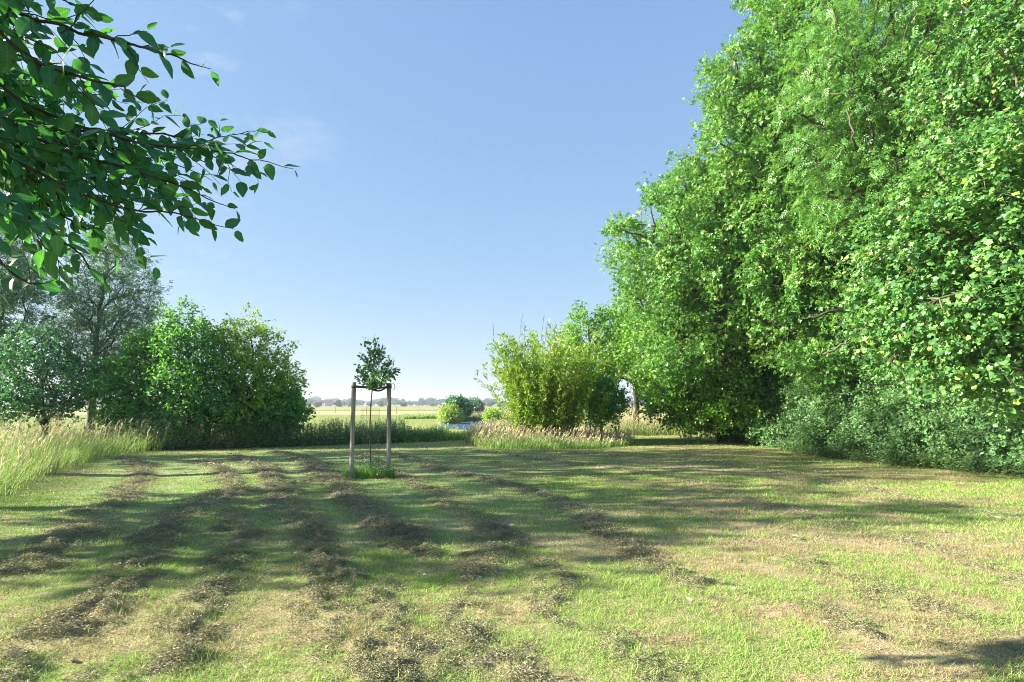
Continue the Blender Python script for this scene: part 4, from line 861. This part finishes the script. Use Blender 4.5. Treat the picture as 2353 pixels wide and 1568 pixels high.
# flowering tuft at its foot
rg = np.random.default_rng(42); a = rg.random(1500) * 2 * pi; r = np.sqrt(rg.random(1500)); cx = (-3.30 + -2.60) / 2
bl_ = gb(807, 11.75); br_ = gb(893.5, 12.1); cc_ = (bl_ + br_) / 2
x = cc_[0] + r * np.cos(a) * .54; y = cc_[1] - .05 + r * np.sin(a) * .28; z = gh(x, y)
hh = rg.uniform(.12, .32, 1500) * (1 + .45 * np.exp(-((x - cc_[0]) / .12) ** 2)); V, Fq, m_ = blades(x, y, z, hh, np.full(1500, .009), rg.uniform(.1, .9, 1500), rg.random(1500) * 2 * pi, rg, 2)
blk = [(V, Fq, 0, {'dry': np.repeat((rg.random(1500) < .1) * .8, m_)})]
k = rg.integers(0, 1500, 900); pos = np.stack([x[k], y[k], z[k] + hh[k] * rg.random(900)], 1); V, Fq = leaves(pos, rg.normal(size=(900, 3)) + [0, 0, .2], rg.normal(0, .4, (900, 3)) + [0, 0, 1], rg.uniform(.02, .05, 900), OV); blk.append((V, Fq, 1, {}))
fl = rg.integers(0, 1500, 22); pos = []; dr_ = []
for i in fl:
    p = np.array([x[i], y[i] - .05, z[i] + hh[i] * .85])
    for q in range(6): an = q * pi / 3; pos.append(p); dr_.append([cos(an), sin(an) * .6 - .2, .5 * sin(an)])
V, Fq = leaves(np.array(pos), np.array(dr_), np.tile([[0, -1., .6]], (len(pos), 1)), .016, T_rhomb(.35, .02)); blk.append((V, Fq, 2, {}))
o = mesh('flowering_tuft', blk, [M['tall'], M['nettle'], M['petal']]); tag(o, 'uncut green tuft with small white flowers at the foot of the stakes', 'weeds')

# ------------------------------------------------------------------ dock and dry stems in the left bank, fallen leaves
def dock(u, Y, h, label, seed):
    rg = np.random.default_rng(seed); b = gb(u, Y); root = empty('dock_plant', b); inv = Matrix.Translation(-Vector(b)); tag(root, label, 'dock plant')
    V, Fq, T = tube([b, b + [.03, 0, h * .5], b + [.08, 0, h]], np.array([.007, .005, .003]), 6); o = mesh('stem', [(V, Fq, 0, {}), (V, T, 0, {})], M['pale_dock'], root, True); o.matrix_parent_inverse = inv
    n = 260; t = rg.uniform(.55, 1, n)[:, None]; p = b + np.array([.08, 0, h]) * t + rg.normal(0, .035, (n, 3)); V, Fq = leaves(p, rg.normal(size=(n, 3)), rg.normal(size=(n, 3)), .02, RH); o = mesh('seed_head', [(V, Fq, 0, {})], M['pale_dock'], root); o['kind'] = 'stuff'; o.matrix_parent_inverse = inv
dock(112, 15.5, 1.3, 'reddish brown dock stem in the tall grass on the left', 1)
dock(128, 17, 1.25, 'thinner reddish dock stem behind the first one', 2)
rg = np.random.default_rng(8)
spots = [(157, 1530), (1040, 1540), (750, 1505), (455, 1566), (1690, 1365), (2210, 1210), (2300, 1200), (1900, 1450), (1210, 1530), (560, 1545), (1330, 1290), (1480, 1500), (2280, 1275), (1700, 1300), (980, 1330), (1590, 1395), (2100, 1390), (1180, 1220), (330, 1215), (1840, 1250), (2320, 1365), (1425, 1265)]
lf = None
for i, (u, v) in enumerate(spots):
    g = G(u, v); zz = gh0(*g) + .03
    if lf is None:
        V, Fq = leaves(np.zeros((1, 3)), np.array([[1., 0, .15]]), np.array([[0, .1, 1.]]), .062, TL[1]); lf = o = mesh('fallen_leaf', [(V, Fq, 0, {})], M['deadleaf'])
    else: o = lf.copy(); COL.objects.link(o)
    o.location = (g[0], g[1], zz); o.rotation_euler = (rg.uniform(-.5, .5), rg.uniform(-.4, .4), rg.uniform(0, 6.3)); s = rg.uniform(.6, 1.1) * (1 if v > 1300 else 1.5); o.scale = (s, s, s)
    tag(o, 'pale dry leaf lying on the mown grass', 'fallen leaf', 'fallen leaves on the lawn')

# ------------------------------------------------------------------ beyond: bushes by the creek, far trees, houses, field posts
def bush(u, v, ru, rv, Y, mat, label, seed, lsz, ncl=90, tmpl=SP):
    s = Y / FPX; b = np.array([(u - UC) * s, Y, 0.]); tree('willow_bush', [B(u, v, ru, rv, Y), [b[0], b[1], .5, ru * s * .9, ru * s * .9, .6]], b, P(u, v - rv * .3, Y), ncl, ru * s * .16, mat, M['bark'], tmpl, lsz, 8, 8, ru * s * .28, seed, label, 'bush', 'bushes by the creek', trunk_r=.07)
bush(1050, 945, 27, 26, 52, M['dark'], 'dark round bush on the far bank of the creek', 201, .28)
bush(1033, 955, 22, 18, 47, M['reed'], 'pale green mounded bush at the water edge', 202, .26, tmpl=SPN)
bush(1066, 940, 12, 16, 56, M['dark'], 'small dark bush right behind the creek bush', 203, .28, 50)
bush(1090, 936, 17, 15, 78, M['willow'], 'grey green round willow bush out in the meadow', 204, .36)
bush(1132, 957, 15, 12, 45, M['elder_y'], 'low olive bush left of the bamboo by the water', 205, .22, 60)
# reeds on the far banks
rg = np.random.default_rng(66)
def reeds(name, poly, n, h, label, seed, dryp):
    p = np.array(poly); x, y = scatter_in(lambda x, y: inpoly(x, y, poly), p[:, 0].min(), p[:, 0].max(), p[:, 1].min(), p[:, 1].max(), n, rg)
    tall_grass(name, x, y, h * .6, h, label, 'reeds', lambda x, y: dryp + 0 * x, lambda x, y: .06 + 0 * x, .1, (.05, .35), .016, seed)
reeds('reed_bed', [G(1075, 962), G(1160, 960), G(1160, 969), G(1064, 968)], 9000, .7, 'pale yellow reeds on the far bank of the creek', 301, .5)
reeds('reed_bed', [G(925, 958), G(1015, 957), G(1012, 962), G(925, 963)], 9000, .5, 'dark green reeds lining the creek left of the bushes', 302, .0)
reeds('reed_bed', [G(1330, 958), G(1560, 958), G(1560, 975), G(1330, 975)], 14000, .9, 'straw coloured reeds seen between bamboo and oaks', 303, .6)

def far_proto(seed, kind):
    rg = np.random.default_rng(seed); root = empty('distant_tree', (0, 0, 0)); h = 10.; w = [4.2, 3.4, 5.2, 2.4][kind]
    V, Fq, T = tube([[0, 0, -.2], [.1, 0, 2], [0, .1, 5]], np.array([.35, .28, .12]), 6); mesh('trunk', [(V, Fq, 0, {}), (V, T, 0, {})], M['bark'], root, True)
    E = np.array([[rg.normal(0, w * .35), rg.normal(0, w * .35), rg.uniform(2.6, 7.6), w * rg.uniform(.4, .7), w * rg.uniform(.4, .7), rg.uniform(1.4, 2.6)] for _ in range(7)])
    n = 1500; k = rg.integers(0, 7, n); d = nrm(rg.normal(size=(n, 3))); p = E[k, :3] + d * E[k, 3:] * (rg.random(n) ** .3)[:, None]; p[:, 2] = np.maximum(p[:, 2], .5)
    V, Fq = leaves(p, rg.normal(size=(n, 3)), rg.normal(0, .5, (n, 3)) + d, rg.uniform(.5, 1.0, n), T_rhomb(.4, .1)); mesh('crown', [(V, Fq, 0, {})], M['far'], root); return root
protos = [far_proto(400 + i, i % 4) for i in range(6)]; used = [False] * 6
def place_far(u, Y, h, wsc=1.0, label='bluish green tree in the long line of trees along the horizon', group='trees along the horizon'):
    i = int(rg.integers(0, 6)); p = protos[i]
    if used[i]:
        r = p.copy(); COL.objects.link(r)
        for ch in p.children:
            c = ch.copy(); COL.objects.link(c); c.parent = r
    else: r = p; used[i] = True
    r.location = ((u - UC) / FPX * Y, Y, 0); r.rotation_euler = (0, 0, rg.uniform(0, 6.3)); s = h / 10; r.scale = (s * wsc, s * wsc, s); tag(r, label, 'tree', group)
for u in np.arange(-30, 1560, 6.6):
    if 190 < u < 400 and rg.random() < .4: continue
    if rg.random() < .10: continue
    Y = rg.uniform(520, 900) ; h = rg.uniform(5.5, 10) * (.7 + .65 * vn(u / 60., 0, 3)) * (Y / 640); place_far(u + rg.uniform(-5, 5), Y, h, rg.uniform(1.2, 2.2))
for u in np.arange(700, 1330, 26):
    if rg.random() < .35: continue
    place_far(u + rg.uniform(-10, 10), rg.uniform(330, 430), rg.uniform(2.6, 4.8), rg.uniform(1.2, 2.4), 'low green tree or bush on the meadow in front of the horizon trees', 'low trees on the meadow')
for u, Y, h in [(863, 520, 13), (1290, 300, 9), (1560, 120, 6)]:
    pass
def house(u, Y, w, d, h, wallm, roofm, label, ro=0):
    x = (u - UC) / FPX * Y; root = empty('farmhouse', (x, Y, 0), ro); tag(root, label, 'house')
    V = np.array([[-w/2, -d/2, 0], [w/2, -d/2, 0], [w/2, d/2, 0], [-w/2, d/2, 0], [-w/2, -d/2, h], [w/2, -d/2, h], [w/2, d/2, h], [-w/2, d/2, h]]); F = np.array([[0, 1, 5, 4], [1, 2, 6, 5], [2, 3, 7, 6], [3, 0, 4, 7]])
    g = np.array([[-w/2, -d/2, h], [-w/2, d/2, h], [-w/2, 0, h * 1.8], [w/2, -d/2, h], [w/2, d/2, h], [w/2, 0, h * 1.8]])
    mesh('wall', [(V, F, 0, {}), (g, np.array([[0, 2, 1], [3, 4, 5]]), 0, {})], wallm, root)
    e = .4; t = .2; R_ = np.array([[-w/2-e, -d/2-e, h-.15], [w/2+e, -d/2-e, h-.15], [w/2+e, 0, h*1.8+.2], [-w/2-e, 0, h*1.8+.2], [w/2+e, d/2+e, h-.15], [-w/2-e, d/2+e, h-.15]]); R2 = R_ + [0, 0, t]
    Vr = np.concatenate([R_, R2]); Fr = np.array([[0, 1, 2, 3], [3, 2, 4, 5], [6, 7, 8, 9], [9, 8, 10, 11], [0, 1, 7, 6], [5, 4, 10, 11], [0, 3, 9, 6], [3, 5, 11, 9], [1, 2, 8, 7], [2, 4, 10, 8]]); rf = mesh('roof', [(Vr, Fr, 0, {})], roofm, root)
    Vc = V * [1.2 / w, 1.2 / d, 1.8 / h] + [w * .2, 0, h * 1.7]; mesh('chimney', [(Vc, np.vstack([F, [[4, 5, 6, 7]]]), 0, {})], M['brick'], rf)
    for i in range(4):
        Vw = V * [1.1 / w, .1 / d, 1.3 / h] + [-w * .36 + i * w * .24, -d/2 - .03, h * .35]; mesh('window', [(Vw, np.vstack([F, [[4, 5, 6, 7]]]), 0, {})], M['glassy'], root)
house(752, 600, 9, 8, 3.4, M['brick'], M['roof'], 'red brick farmhouse with a red roof among the horizon trees', .1)
house(18, 520, 24, 12, 4.0, M['render'], M['slate'], 'long pale building with a grey roof at the far left horizon', -.1)
house(1040, 600, 20, 10, 3.6, M['render'], M['slate'], 'pale farmhouse on the horizon above the dark creek bush', 0)
house(1070, 640, 13, 9, 3.6, M['render'], M['roof'], 'small pale farmhouse with a red roof on the horizon', .2)
fp = None
for u in (753, 783, 835, 905, 960, 1128):
    x = (u - UC) / FPX * 95; V, Fq, T = tube([[0, 0, -.2], [.01, 0, .5], [0, 0, 1.15]], np.array([.07, .065, .06]), 7)
    if fp is None: fp = o = mesh('fence_post', [(V, Fq, 0, {}), (V, T, 0, {})], M['post'], None, True)
    else: o = fp.copy(); COL.objects.link(o)
    o.location = (x, 95 + (u % 7), 0); tag(o, 'small wooden post standing alone in the straw coloured meadow', 'post', 'posts out in the meadow')

# ------------------------------------------------------------------ the hazy air
x0, x1, y0, y1, z0, z1 = -3050, 3050, -210, 4550, -1.1, 19.0
V = np.array([[x, y, z] for z in (z0, z1) for x, y in ((x0, y0), (x1, y0), (x1, y1), (x0, y1))]); F = np.array([[3, 2, 1, 0], [4, 5, 6, 7], [0, 1, 5, 4], [1, 2, 6, 5], [2, 3, 7, 6], [3, 0, 4, 7]])
m = bpy.data.materials.new('haze_air'); m.use_nodes = True; t = m.node_tree
for n in list(t.nodes): t.nodes.remove(n)
pv = t.nodes.new('ShaderNodeVolumePrincipled'); pv.inputs['Color'].default_value = (.80, .88, 1, 1); pv.inputs['Density'].default_value = .0005; pv.inputs['Anisotropy'].default_value = .2
out = t.nodes.new('ShaderNodeOutputMaterial'); t.links.new(pv.outputs[0], out.inputs['Volume'])
o = mesh('haze', [(V, F, 0, {})], m); tag(o, 'pale blue hazy air over the meadows', 'haze', kind='stuff')
